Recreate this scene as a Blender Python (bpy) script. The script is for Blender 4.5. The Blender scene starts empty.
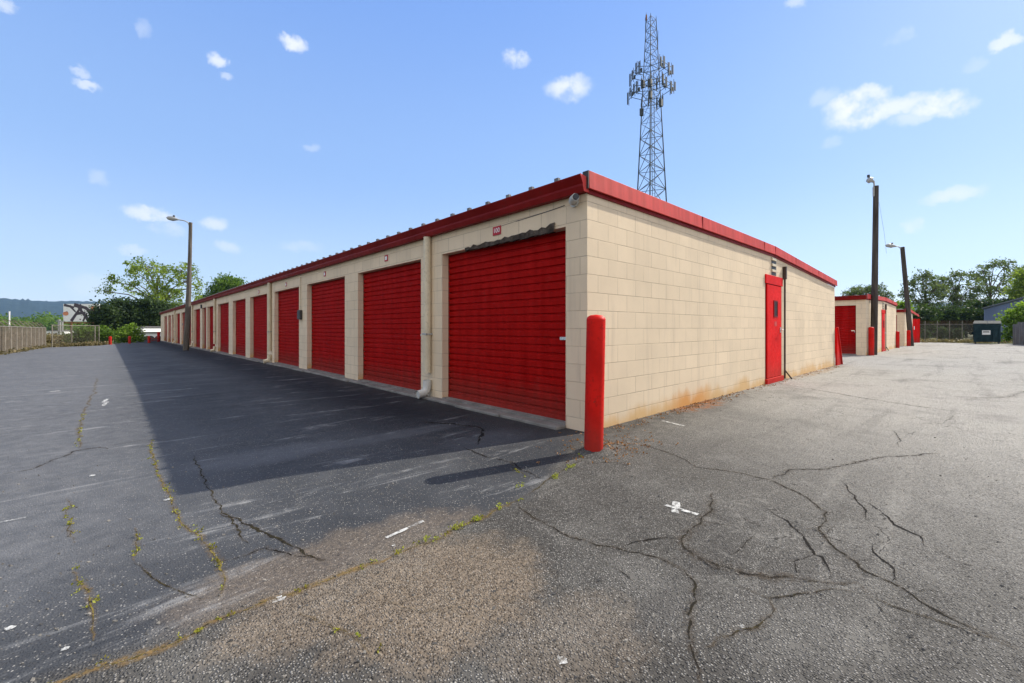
import bpy, bmesh, math, random
import numpy as np
from mathutils import Vector, Matrix

S = bpy.context.scene
COL = S.collection
R = math.radians

# ------------------------------------------------------------------ camera, sky, sun, exposure
CF, CYAW, CHY = 428.6, R(47.16), 327.7            # focal length in px, heading, horizon row
CAM = np.array([-3.859, -2.930, 1.1666])
cd = bpy.data.cameras.new('camera')
cam = bpy.data.objects.new('camera', cd); COL.objects.link(cam)
cam.location = CAM
cam.rotation_euler = (R(90), 0, CYAW - R(90))
cd.sensor_width = 36; cd.lens = 36 * CF / 1024
cd.shift_y = -(341.5 - CHY) / 1024
cd.clip_end = 20000; cd.clip_start = 0.05
S.camera = cam
S.view_settings.view_transform = 'Standard'
S.view_settings.look = 'None'
S.view_settings.gamma = 1
S.view_settings.exposure = 1.14

SUN_EL, SUN_AZ = R(39), R(-14.3)                  # azimuth measured from +X towards +Y
sd = Vector((math.cos(SUN_AZ) * math.cos(SUN_EL), math.sin(SUN_AZ) * math.cos(SUN_EL), math.sin(SUN_EL)))
sl = bpy.data.lights.new('sun', 'SUN'); sl.energy = 3.0; sl.angle = R(0.55); sl.color = (1.0, 0.93, 0.80)
so = bpy.data.objects.new('sun', sl); COL.objects.link(so)
so.rotation_euler = sd.to_track_quat('Z', 'Y').to_euler()

def N(t, typ, ins=None, **props):
    n = t.nodes.new(typ)
    for k, v in props.items(): setattr(n, k, v)
    for k, v in (ins or {}).items():
        s = n.inputs[k]
        if isinstance(v, bpy.types.NodeSocket): t.links.new(v, s)
        else: s.default_value = v
    return n
def MA(t, op, a, b=None, c=None, clamp=False):
    ins = {0: a}
    if b is not None: ins[1] = b
    if c is not None: ins[2] = c
    return N(t, 'ShaderNodeMath', ins, operation=op, use_clamp=clamp).outputs[0]
def VM(t, op, a, b=None, out=0, scale=None):
    ins = {0: a}
    if b is not None: ins[1] = b
    n = N(t, 'ShaderNodeVectorMath', ins, operation=op)
    if scale is not None: n.inputs['Scale'].default_value = scale
    return n.outputs['Value' if op in ('DOT_PRODUCT', 'LENGTH') else 'Vector']
def SS(t, v, a, b, lo=0.0, hi=1.0):
    n = N(t, 'ShaderNodeMapRange', {'Value': v, 'From Min': a, 'From Max': b, 'To Min': lo, 'To Max': hi}, interpolation_type='SMOOTHSTEP')
    return n.outputs[0]
def MIX(t, f, a, b, blend='MIX'):
    n = N(t, 'ShaderNodeMix', data_type='RGBA', blend_type=blend)
    for i, v in ((0, f), (6, a), (7, b)):
        if isinstance(v, bpy.types.NodeSocket): t.links.new(v, n.inputs[i])
        else: n.inputs[i].default_value = (*v, 1) if isinstance(v, tuple) and len(v) == 3 else v
    return n.outputs[2]
def NOISE(t, vec, scale, detail=4, rough=0.55, dist=0.0, out='Fac'):
    ins = {'Scale': scale, 'Detail': detail, 'Roughness': rough, 'Distortion': dist}
    if vec is not None: ins['Vector'] = vec
    return N(t, 'ShaderNodeTexNoise', ins).outputs[out]

def px_dir(px, py):
    fx, fy = math.cos(CYAW), math.sin(CYAW)
    a = (px - 512) / CF; b = (CHY - py) / CF
    return np.array([fx + a * fy, fy - a * fx, b])

W = bpy.data.worlds.new('World'); S.world = W; W.use_nodes = True
t = W.node_tree; t.nodes.clear()
sky = N(t, 'ShaderNodeTexSky', sky_type='NISHITA', sun_disc=False, sun_elevation=SUN_EL,
        sun_rotation=R(90) - SUN_AZ, altitude=200, air_density=1.0, dust_density=0.6, ozone_density=1.5)
geo = N(t, 'ShaderNodeTexCoord').outputs['Generated']
# the air whitens towards the horizon; small fair-weather clouds sit at fixed directions of the sky
nv = N(t, 'ShaderNodeTexNoise', {'Vector': geo, 'Scale': 22.0, 'Detail': 8.0, 'Roughness': 0.68}).outputs['Color']
off = VM(t, 'SCALE', VM(t, 'SUBTRACT', nv, (0.5, 0.5, 0.5)), scale=0.044)
dirv = VM(t, 'NORMALIZE', VM(t, 'ADD', geo, off))
CLOUDS = [  # px, py, half width, half height, density
 (852, 103, 22, 12, .9), (862, 112, 28, 15, 1.0), (868, 96, 18, 9, .8), (893, 108, 30, 11, .8), (935, 104, 24, 12, .95), (955, 107, 16, 10, .9), (916, 117, 20, 8, .5), (825, 98, 14, 9, .3),
 (568, 88, 24, 11, .8), (577, 82, 14, 8, .55), (516, 58, 14, 8, .75), (293, 43, 14, 7, .85), (219, 59, 9, 6, .75), (228, 78, 6, 4, .4), (80, 70, 9, 5, .45),
 (88, 83, 11, 5, .6), (152, 215, 22, 8, .75), (168, 230, 14, 8, .35), (215, 224, 12, 8, .6), (229, 248, 12, 6, .4), (132, 250, 12, 6, .4),
 (953, 195, 22, 8, .6), (912, 226, 9, 8, .55), (1010, 41, 12, 7, .7), (142, 27, 6, 9, .25), (98, 178, 10, 8, .25), (300, 246, 20, 6, .25),
 (313, 149, 7, 4, .25), (797, 3, 9, 6, .45), (900, 38, 12, 7, .2), (2, 3, 12, 7, .5), (830, 142, 9, 6, .2), (95, 285, 22, 14, .25), (975, 65, 12, 6, .2)]
tot = None
for (px, py, hw, hh, den) in CLOUDS:
    d = Vector(px_dir(px, py)); L = d.length; d.normalize()
    r = d.cross(Vector((0, 0, 1))).normalized(); u = r.cross(d)
    kw = CF * L / (hw * 1.18); kh = CF * L / (hh * 1.18)
    a = VM(t, 'DOT_PRODUCT', dirv, tuple(r * kw)); b = VM(t, 'DOT_PRODUCT', dirv, tuple(u * kh))
    q = MA(t, 'ADD', MA(t, 'MULTIPLY', a, a), MA(t, 'MULTIPLY', b, b))
    front = MA(t, 'GREATER_THAN', VM(t, 'DOT_PRODUCT', geo, tuple(d)), 0.5)
    m = MA(t, 'MULTIPLY', SS(t, q, 1.0, 0.0, 0.0, den), front)
    tot = m if tot is None else MA(t, 'MAXIMUM', tot, m)
fl = NOISE(t, geo, 22.0, 6, 0.6)
tot = MA(t, 'MULTIPLY', tot, SS(t, fl, 0.28, 0.52, 0.22, 1.0), clamp=True)
sep = N(t, 'ShaderNodeSeparateXYZ', {0: geo}).outputs[2]
grad = MIX(t, SS(t, sep, 0.0, 0.34), (3.9, 4.75, 6.2), (1.95, 3.15, 5.7))
grad = MIX(t, SS(t, sep, 0.28, 0.75), grad, (1.05, 2.2, 5.5))
clear = MIX(t, 0.72, sky.outputs[0], grad)
# bright cloud fill added to the unseen sky overhead and behind, lifting the shade
vd_ = VM(t, 'DOT_PRODUCT', geo, (math.cos(CYAW), math.sin(CYAW), 0.0))
sky_fill = MA(t, 'MULTIPLY', MA(t, 'MAXIMUM', SS(t, vd_, 0.05, -0.55), MA(t, 'MULTIPLY', SS(t, sep, 0.70, 0.92), 0.9)), SS(t, NOISE(t, geo, 2.2, 5, 0.6), 0.25, 0.6, 0.55, 1.0))
clear = MIX(t, sky_fill, clear, (6.3, 6.2, 6.2))
cl = MIX(t, tot, clear, (5.6, 5.75, 6.0))
bg = N(t, 'ShaderNodeBackground', {'Color': cl, 'Strength': 0.085})
t.links.new(bg.outputs[0], N(t, 'ShaderNodeOutputWorld').inputs[0])

# ------------------------------------------------------------------ helpers
def gz(x, y):
    return -0.006 * min(max(y - 8, 0), 52)
def at(px, py, dep): return Vector(CAM + px_dir(px, py) * dep)
def on_ground(px, py):
    d = px_dir(px, py); z = 0.0
    for _ in range(8):
        p = CAM + d * ((z - CAM[2]) / d[2]); z = gz(p[0], p[1])
    return Vector((p[0], p[1], z))
def foot(px, dep):                                     # ground point at a heading and depth
    p = at(px, CHY, dep); return Vector((p.x, p.y, gz(p.x, p.y)))

ORG = {}
def tag(o, label=None, cat=None, group=None, kind=None):
    if label: o['label'] = label
    if cat: o['category'] = cat
    if group: o['group'] = group
    if kind: o['kind'] = kind
    return o
def thing(name, loc, label, cat, group=None):
    o = bpy.data.objects.new(name, None); COL.objects.link(o)
    o.location = loc; o.empty_display_size = 0.3
    ORG[o.name] = Vector(loc)
    return tag(o, label, cat, group)
def link_mesh(name, me, parent=None, loc=None):
    o = bpy.data.objects.new(name, me); COL.objects.link(o)
    if parent is not None:
        o.parent = parent; ORG[o.name] = ORG[parent.name]
    else:
        o.location = loc if loc is not None else (0, 0, 0); ORG[o.name] = Vector(o.location)
    return o
def dup(root, delta):
    """copy of a thing with its parts and sub-parts, moved by delta"""
    c = root.copy(); COL.objects.link(c); c.location = Vector(root.location) + Vector(delta)
    for ch in root.children:
        k = ch.copy(); COL.objects.link(k); k.parent = c
        for g in ch.children:
            h = g.copy(); COL.objects.link(h); h.parent = k
    return c

class MB:
    def __init__(s): s.v = []; s.f = []
    def add(s, vs, fs):
        n = len(s.v); s.v += [tuple(v) for v in vs]; s.f += [tuple(i + n for i in f) for f in fs]; return s
    def box(s, x0, x1, y0, y1, z0, z1):
        return s.add([(x0,y0,z0),(x1,y0,z0),(x1,y1,z0),(x0,y1,z0),(x0,y0,z1),(x1,y0,z1),(x1,y1,z1),(x0,y1,z1)],
                     [(3,2,1,0),(4,5,6,7),(0,1,5,4),(1,2,6,5),(2,3,7,6),(3,0,4,7)])
    def obox(s, c, ax, ay, az):
        c, ax, ay, az = map(Vector, (c, ax, ay, az))
        vs = [c + sx*ax + sy*ay + sz*az for sz in (-1,1) for sx, sy in ((-1,-1),(1,-1),(1,1),(-1,1))]
        fs = [(3,2,1,0),(4,5,6,7),(0,1,5,4),(1,2,6,5),(2,3,7,6),(3,0,4,7)]
        return s.add(vs, fs)
    def tube(s, pts, rad, n=10, caps=True):
        pts = [Vector(p) for p in pts]
        if not isinstance(rad, (list, tuple)): rad = [rad] * len(pts)
        vs = []; fs = []
        ref = None
        for i, p in enumerate(pts):
            d = (pts[min(i+1, len(pts)-1)] - pts[max(i-1, 0)]).normalized()
            if ref is None: ref = Vector((1,0,0)) if abs(d.x) < .8 else Vector((0,1,0))
            a = (ref - d * ref.dot(d)).normalized(); b = d.cross(a); ref = a
            for k in range(n):
                w = 2 * math.pi * k / n
                vs.append(p + (a * math.cos(w) + b * math.sin(w)) * rad[i])
        for i in range(len(pts) - 1):
            for k in range(n):
                fs.append((i*n+k, i*n+(k+1) % n, (i+1)*n+(k+1) % n, (i+1)*n+k))
        if caps: fs += [tuple(reversed(range(n))), tuple(range((len(pts)-1)*n, len(pts)*n))]
        return s.add(vs, fs)
    def bar(s, a, b, w, h=None):
        a, b = Vector(a), Vector(b); d = (b - a)
        u = d.normalized(); r = u.cross(Vector((0,0,1)))
        r = Vector((1,0,0)) if r.length < 1e-4 else r.normalized()
        k = r.cross(u)
        return s.obox((a+b)/2, d/2, r*w/2, k*(h or w)/2)
    def prism(s, poly, vec):
        """extrude a planar polygon (list of 3D points) along vec"""
        n = len(poly); p = [Vector(q) for q in poly]; vec = Vector(vec)
        return s.add(p + [q + vec for q in p], [tuple(reversed(range(n))), tuple(range(n, 2*n))] +
                     [(i, (i+1) % n, n+(i+1) % n, n+i) for i in range(n)])
    def build(s, name, mat, parent=None, loc=None, smooth=False, bevel=0.0, fix=True):
        org = ORG[parent.name] if parent is not None else Vector(loc if loc is not None else (0,0,0))
        me = bpy.data.meshes.new(name)
        me.from_pydata([tuple(Vector(v) - org) for v in s.v], [], s.f); me.update()
        if fix:
            bm = bmesh.new(); bm.from_mesh(me)
            bmesh.ops.recalc_face_normals(bm, faces=bm.faces); bm.to_mesh(me); bm.free()
        if smooth:
            for p in me.polygons: p.use_smooth = True
        me.materials.append(mat)
        o = link_mesh(name, me, parent, loc)
        if bevel:
            m = o.modifiers.new('bevel', 'BEVEL'); m.width = bevel; m.segments = 2; m.limit_method = 'ANGLE'; m.angle_limit = R(40)
        if smooth and not bevel:
            m = o.modifiers.new('split', 'EDGE_SPLIT'); m.split_angle = R(45)
        return o

# ------------------------------------------------------------------ materials
def new_mat(name):
    m = bpy.data.materials.new(name); m.use_nodes = True; t = m.node_tree
    p = t.nodes['Principled BSDF']; p.inputs['Specular IOR Level'].default_value = 0.35
    return m, t, p
def paint(name, col, rough=0.5, var=0.18, scale=2.5, spec=0.4, dirt=None, dirt_amt=0.35, bump=0.1, metal=0.0, streak=False):
    m, t, p = new_mat(name)
    pos = N(t, 'ShaderNodeNewGeometry').outputs['Position']
    vec = pos
    if streak: vec = VM(t, 'MULTIPLY', pos, (6.0, 6.0, 0.5))
    n1 = NOISE(t, vec, scale, 5, 0.6); n2 = NOISE(t, pos, scale * 9, 4, 0.6)
    dk = tuple(c * (1 - var) for c in col); lt = tuple(min(1, c * (1 + var) + var * 0.02) for c in col)
    c = MIX(t, SS(t, n1, 0.3, 0.7), dk, lt)
    if dirt: c = MIX(t, MA(t, 'MULTIPLY', SS(t, n2, 0.5, 0.72), SS(t, n1, 0.35, 0.65, 0.0, dirt_amt)), c, dirt)
    t.links.new(c, p.inputs['Base Color'])
    t.links.new(SS(t, n2, 0.2, 0.8, rough - 0.1, rough + 0.12), p.inputs['Roughness'])
    p.inputs['Specular IOR Level'].default_value = spec; p.inputs['Metallic'].default_value = metal
    if bump:
        b = N(t, 'ShaderNodeBump', {'Height': NOISE(t, pos, 60, 4), 'Strength': bump, 'Distance': 0.004})
        t.links.new(b.outputs[0], p.inputs['Normal'])
    return m

def block_wall(name, col, x_off=0.2, zbase=0.69 * 0.2032):
    m, t, p = new_mat(name)
    g = N(t, 'ShaderNodeNewGeometry'); pos = g.outputs['Position']
    sx = N(t, 'ShaderNodeSeparateXYZ', {0: pos}); sn = N(t, 'ShaderNodeSeparateXYZ', {0: g.outputs['True Normal']})
    ny = MA(t, 'GREATER_THAN', MA(t, 'ABSOLUTE', sn.outputs[1]), 0.6)
    u = N(t, 'ShaderNodeMix', {0: ny, 2: MA(t, 'ADD', sx.outputs[1], 0.1), 3: MA(t, 'SUBTRACT', sx.outputs[0], x_off)}, data_type='FLOAT').outputs[0]
    v = MA(t, 'ADD', sx.outputs[2], 0.2032 * 20 - zbase)
    vec = N(t, 'ShaderNodeCombineXYZ', {0: MA(t, 'ADD', u, 40.0), 1: v, 2: 0.0}).outputs[0]
    wob = NOISE(t, pos, 5, 3)
    br = N(t, 'ShaderNodeTexBrick', {'Vector': vec, 'Color1': (1, 1, 1, 1), 'Color2': (0, 0, 0, 1), 'Mortar': (0.5, 0.5, 0.5, 1), 'Scale': 1.0,
           'Mortar Size': 0.0048, 'Mortar Smooth': 0.35, 'Bias': 0.0, 'Brick Width': 0.4, 'Row Height': 0.2032}, offset=0.5, offset_frequency=2, squash=1.0)
    joint = MA(t, 'MULTIPLY', br.outputs['Fac'], SS(t, NOISE(t, pos, 1.7, 4, 0.6), 0.30, 0.62, 0.35, 1.0))
    n1 = NOISE(t, pos, 0.9, 5, 0.6); n2 = NOISE(t, pos, 24, 5, 0.65); n3 = NOISE(t, VM(t, 'MULTIPLY', pos, (5, 5, 0.4)), 1.3, 5, 0.6)
    c = MIX(t, SS(t, n1, 0.3, 0.7), tuple(x * 0.92 for x in col), tuple(min(1, x * 1.06) for x in col))
    c = MIX(t, 0.14, c, MIX(t, br.outputs['Color'], tuple(x * 0.72 for x in col), tuple(min(1, x * 1.12) for x in col)))
    c = MIX(t, SS(t, n3, 0.52, 0.76, 0.0, 0.36), c, (0.45, 0.36, 0.26))             # rain streaks
    c = MIX(t, SS(t, n2, 0.58, 0.8, 0.0, 0.3), c, tuple(x * 0.7 for x in col))
    c = MIX(t, MA(t, 'MULTIPLY', joint, 0.5), c, (0.24, 0.18, 0.12))
    # clay splashed up from the ground along the foot of the wall
    hgt = MA(t, 'ADD', sx.outputs[2], MA(t, 'MULTIPLY', MA(t, 'SUBTRACT', NOISE(t, VM(t, 'MULTIPLY', pos, (2.2, 2.2, 1.2)), 1.0, 5), 0.5), 0.62))
    c = MIX(t, MA(t, 'MULTIPLY', SS(t, hgt, 0.24, 0.0, 0.0, 0.7), ny), c, (0.60, 0.34, 0.10))
    rust = MA(t, 'MULTIPLY', SS(t, MA(t, 'ABSOLUTE', MA(t, 'SUBTRACT', sx.outputs[0], 2.55)), 0.95, 0.1), SS(t, hgt, 0.26, 0.03, 0.0, 0.75))
    c = MIX(t, MA(t, 'MULTIPLY', rust, ny), c, (0.62, 0.26, 0.05))
    t.links.new(c, p.inputs['Base Color']); p.inputs['Roughness'].default_value = 0.85
    pit = SS(t, NOISE(t, pos, 75, 3, 0.6), 0.60, 0.72)
    h = MA(t, 'SUBTRACT', MA(t, 'SUBTRACT', MA(t, 'MULTIPLY', n2, 0.35), MA(t, 'MULTIPLY', joint, 1.0)), MA(t, 'MULTIPLY', pit, 0.35))
    b = N(t, 'ShaderNodeBump', {'Height': h, 'Strength': 0.75, 'Distance': 0.006})
    t.links.new(b.outputs[0], p.inputs['Normal'])
    return m

M = {}
M['block'] = block_wall('painted_block', (0.73, 0.585, 0.41))
M['red_door'] = paint('red_rollup_paint', (0.37, 0.004, 0.003), 0.65, 0.18, 1.4, 0.06, (0.16, 0.008, 0.006), 0.5, 0.05, streak=True)
M['red_bright'] = paint('red_steel_paint', (0.70, 0.006, 0.005), 0.55, 0.12, 2.0, 0.06, (0.45, 0.02, 0.012), 0.4, 0.06)
M['bollard'] = paint('bollard_red', (0.55, 0.006, 0.002), 0.5, 0.16, 3.0, 0.12, (0.26, 0.01, 0.005), 0.6, 0.12)
def wear(m, spot, amt, scale, lo=0.60, hi=0.66, low_grime=0.0):
    t = m.node_tree; p = t.nodes['Principled BSDF']; src = p.inputs['Base Color'].links[0].from_socket
    pos = N(t, 'ShaderNodeNewGeometry').outputs['Position']
    c = MIX(t, SS(t, NOISE(t, pos, scale, 8, 0.72), lo, hi, 0.0, amt), src, spot)
    if low_grime:
        z = N(t, 'ShaderNodeSeparateXYZ', {0: pos}).outputs[2]
        g = MA(t, 'ADD', z, MA(t, 'MULTIPLY', NOISE(t, VM(t, 'MULTIPLY', pos, (3, 3, .5)), 2.0, 6, .65), -.5))
        c = MIX(t, SS(t, g, 0.30, -0.15, 0.0, low_grime), c, (0.10, 0.055, 0.04))
    t.links.new(c, p.inputs['Base Color'])
wear(M['bollard'], (0.10, 0.035, 0.02), 0.8, 11.0, 0.63, 0.68, 0.35)
wear(M['red_door'], (0.20, 0.035, 0.03), 0.5, 5.0, 0.58, 0.72, 0.38)
wear(M['red_bright'], (0.40, 0.07, 0.05), 0.5, 7.0, 0.60, 0.72, 0.35)
M['fascia'] = paint('faded_red_fascia', (0.54, 0.055, 0.048), 0.6, 0.16, 1.1, 0.12, (0.40, 0.10, 0.08), 0.6, 0.08, streak=True)
wear(M['fascia'], (0.30, 0.12, 0.09), 0.6, 4.0, 0.60, 0.74)
M['gutter'] = paint('red_gutter', (0.19, 0.004, 0.003), 0.5, 0.16, 1.5, 0.12, (0.12, 0.02, 0.015), 0.5, 0.04)
M['lid'] = paint('black_plastic_lid', (0.02, 0.025, 0.027), 0.8, 0.2, 2.0, 0.1, None, 0, 0.0)
M['roof'] = paint('galvanised_roof', (0.16, 0.15, 0.145), 0.45, 0.15, 1.5, 0.4, (0.24, 0.18, 0.12), 0.4, 0.03, 0.4)
M['cream'] = paint('cream_pipe', (0.62, 0.53, 0.38), 0.5, 0.12, 2.0, 0.35, (0.35, 0.28, 0.18), 0.5, 0.04)
M['white_pvc'] = paint('white_pvc', (0.55, 0.54, 0.50), 0.5, 0.08, 4.0, 0.4, (0.4, 0.36, 0.3), 0.4, 0.03)
M['concrete'] = paint('concrete', (0.20, 0.185, 0.165), 0.85, 0.25, 3.5, 0.25, (0.13, 0.12, 0.11), 0.7, 0.5)
M['dark'] = paint('dark_metal', (0.035, 0.032, 0.03), 0.5, 0.25, 4.0, 0.4, None, 0, 0.05)
M['darkbrown'] = paint('dark_brown_conduit', (0.06, 0.038, 0.03), 0.6, 0.3, 6.0, 0.3, (0.18, 0.08, 0.04), 0.5, 0.1)
M['rot'] = paint('rotten_timber', (0.055, 0.042, 0.032), 0.9, 0.5, 8.0, 0.2, (0.20, 0.17, 0.13), 0.8, 0.8)
M['steel'] = paint('bright_steel', (0.62, 0.62, 0.62), 0.3, 0.08, 6.0, 0.5, None, 0, 0.0, 0.9)
M['wire'] = paint('dull_wire', (0.15, 0.125, 0.095), 0.7, 0.2, 5.0, 0.2, None, 0, 0.0)
M['fpost'] = paint('dull_fence_post', (0.21, 0.19, 0.155), 0.7, 0.25, 3.0, 0.2, (0.2, 0.12, 0.07), 0.5, 0.0)
M['galv'] = paint('galvanised_pipe', (0.36, 0.36, 0.35), 0.5, 0.15, 5.0, 0.4, (0.3, 0.2, 0.12), 0.4, 0.05, 0.3)
M['tower'] = paint('tower_steel', (0.045, 0.06, 0.065), 0.6, 0.2, 1.0, 0.35, None, 0, 0.0, 0.2)
M['antenna'] = paint('antenna_grey', (0.050, 0.060, 0.064), 0.7, 0.2, 1.0, 0.35, None, 0, 0.0)
M['rust'] = paint('rusty_steel', (0.20, 0.085, 0.035), 0.8, 0.4, 3.0, 0.25, (0.08, 0.04, 0.03), 0.6, 0.3)
M['polewood'] = paint('pole_timber', (0.062, 0.050, 0.042), 0.85, 0.4, 1.8, 0.2, (0.04, 0.032, 0.028), 0.6, 0.6, streak=True)
M['polelight'] = paint('weathered_pole_timber', (0.115, 0.098, 0.08), 0.85, 0.35, 1.8, 0.2, (0.08, 0.065, 0.05), 0.6, 0.6, streak=True)
M['white'] = paint('white_paint', (0.80, 0.80, 0.78), 0.5, 0.06, 3.0, 0.35, (0.5, 0.48, 0.45), 0.3, 0.03)
M['glass'] = paint('dark_wired_glass', (0.02, 0.006, 0.006), 0.4, 0.3, 3.0, 0.1)
M['bluewall'] = paint('blue_grey_siding', (0.20, 0.23, 0.31), 0.6, 0.1, 0.6, 0.3, None, 0, 0.05)
M['dumpster'] = paint('dark_teal_steel', (0.010, 0.030, 0.037), 0.7, 0.3, 1.6, 0.12, (0.05, 0.03, 0.02), 0.5, 0.1)
M['fencewood'] = paint('grey_fence_board', (0.17, 0.16, 0.15), 0.9, 0.35, 1.5, 0.2, (0.08, 0.075, 0.07), 0.6, 0.5, streak=True)
M['bark'] = paint('bark', (0.14, 0.115, 0.09), 0.95, 0.35, 3.0, 0.15, (0.06, 0.05, 0.04), 0.6, 0.8)
M['darkart'] = paint('sign_dark_ink', (0.05, 0.035, 0.045), 0.5, 0.2, 1.5)
M['orangeart'] = paint('sign_orange_ink', (0.55, 0.20, 0.09), 0.5, 0.2, 1.5)
M['ink'] = paint('red_number_ink', (0.42, 0.02, 0.03), 0.5, 0.1, 5.0, 0.3, None, 0, 0.0)
M['lens'] = paint('black_lens', (0.01, 0.01, 0.012), 0.1, 0.1, 5.0, 0.5, None, 0, 0.0)
M['lampglass'] = paint('lamp_housing', (0.34, 0.34, 0.33), 0.4, 0.1, 3.0, 0.4, None, 0, 0.0)

def leaf_mat(name, dark, light, transl=0.45):
    m, t, p = new_mat(name)
    a = N(t, 'ShaderNodeAttribute', attribute_name='tint', attribute_type='GEOMETRY').outputs['Fac']
    c = MIX(t, a, dark, light)
    t.nodes.remove(p)
    d = N(t, 'ShaderNodeBsdfPrincipled', {'Base Color': c, 'Roughness': 0.6, 'Specular IOR Level': 0.25})
    tr = N(t, 'ShaderNodeBsdfTranslucent', {'Color': MIX(t, 1.0, c, (1.25, 1.3, 0.7), 'MULTIPLY')})
    mx = N(t, 'ShaderNodeMixShader', {0: transl, 1: d.outputs[0], 2: tr.outputs[0]})
    t.links.new(mx.outputs[0], t.nodes['Material Output'].inputs[0])
    return m
M['leaf_light'] = leaf_mat('leaf_light', (0.10, 0.155, 0.02), (0.30, 0.38, 0.07), 0.55)
M['leaf_mid'] = leaf_mat('leaf_mid', (0.055, 0.11, 0.016), (0.15, 0.24, 0.035), 0.45)
M['leaf_dark'] = leaf_mat('leaf_dark', (0.014, 0.030, 0.010), (0.065, 0.105, 0.028), 0.35)
M['leaf_grey'] = leaf_mat('leaf_grey', (0.05, 0.075, 0.028), (0.16, 0.21, 0.075), 0.45)
M['leaf_lime'] = leaf_mat('leaf_lime', (0.06, 0.12, 0.012), (0.23, 0.34, 0.045), 0.5)
M['leaf_dry'] = leaf_mat('leaf_dry', (0.10, 0.085, 0.04), (0.24, 0.19, 0.10), 0.3)
M['moss'] = leaf_mat('crack_weed_leaf', (0.20, 0.17, 0.02), (0.34, 0.38, 0.05), 0.3)
M['litter'] = leaf_mat('dry_litter', (0.13, 0.06, 0.025), (0.42, 0.20, 0.06), 0.1)

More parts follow.
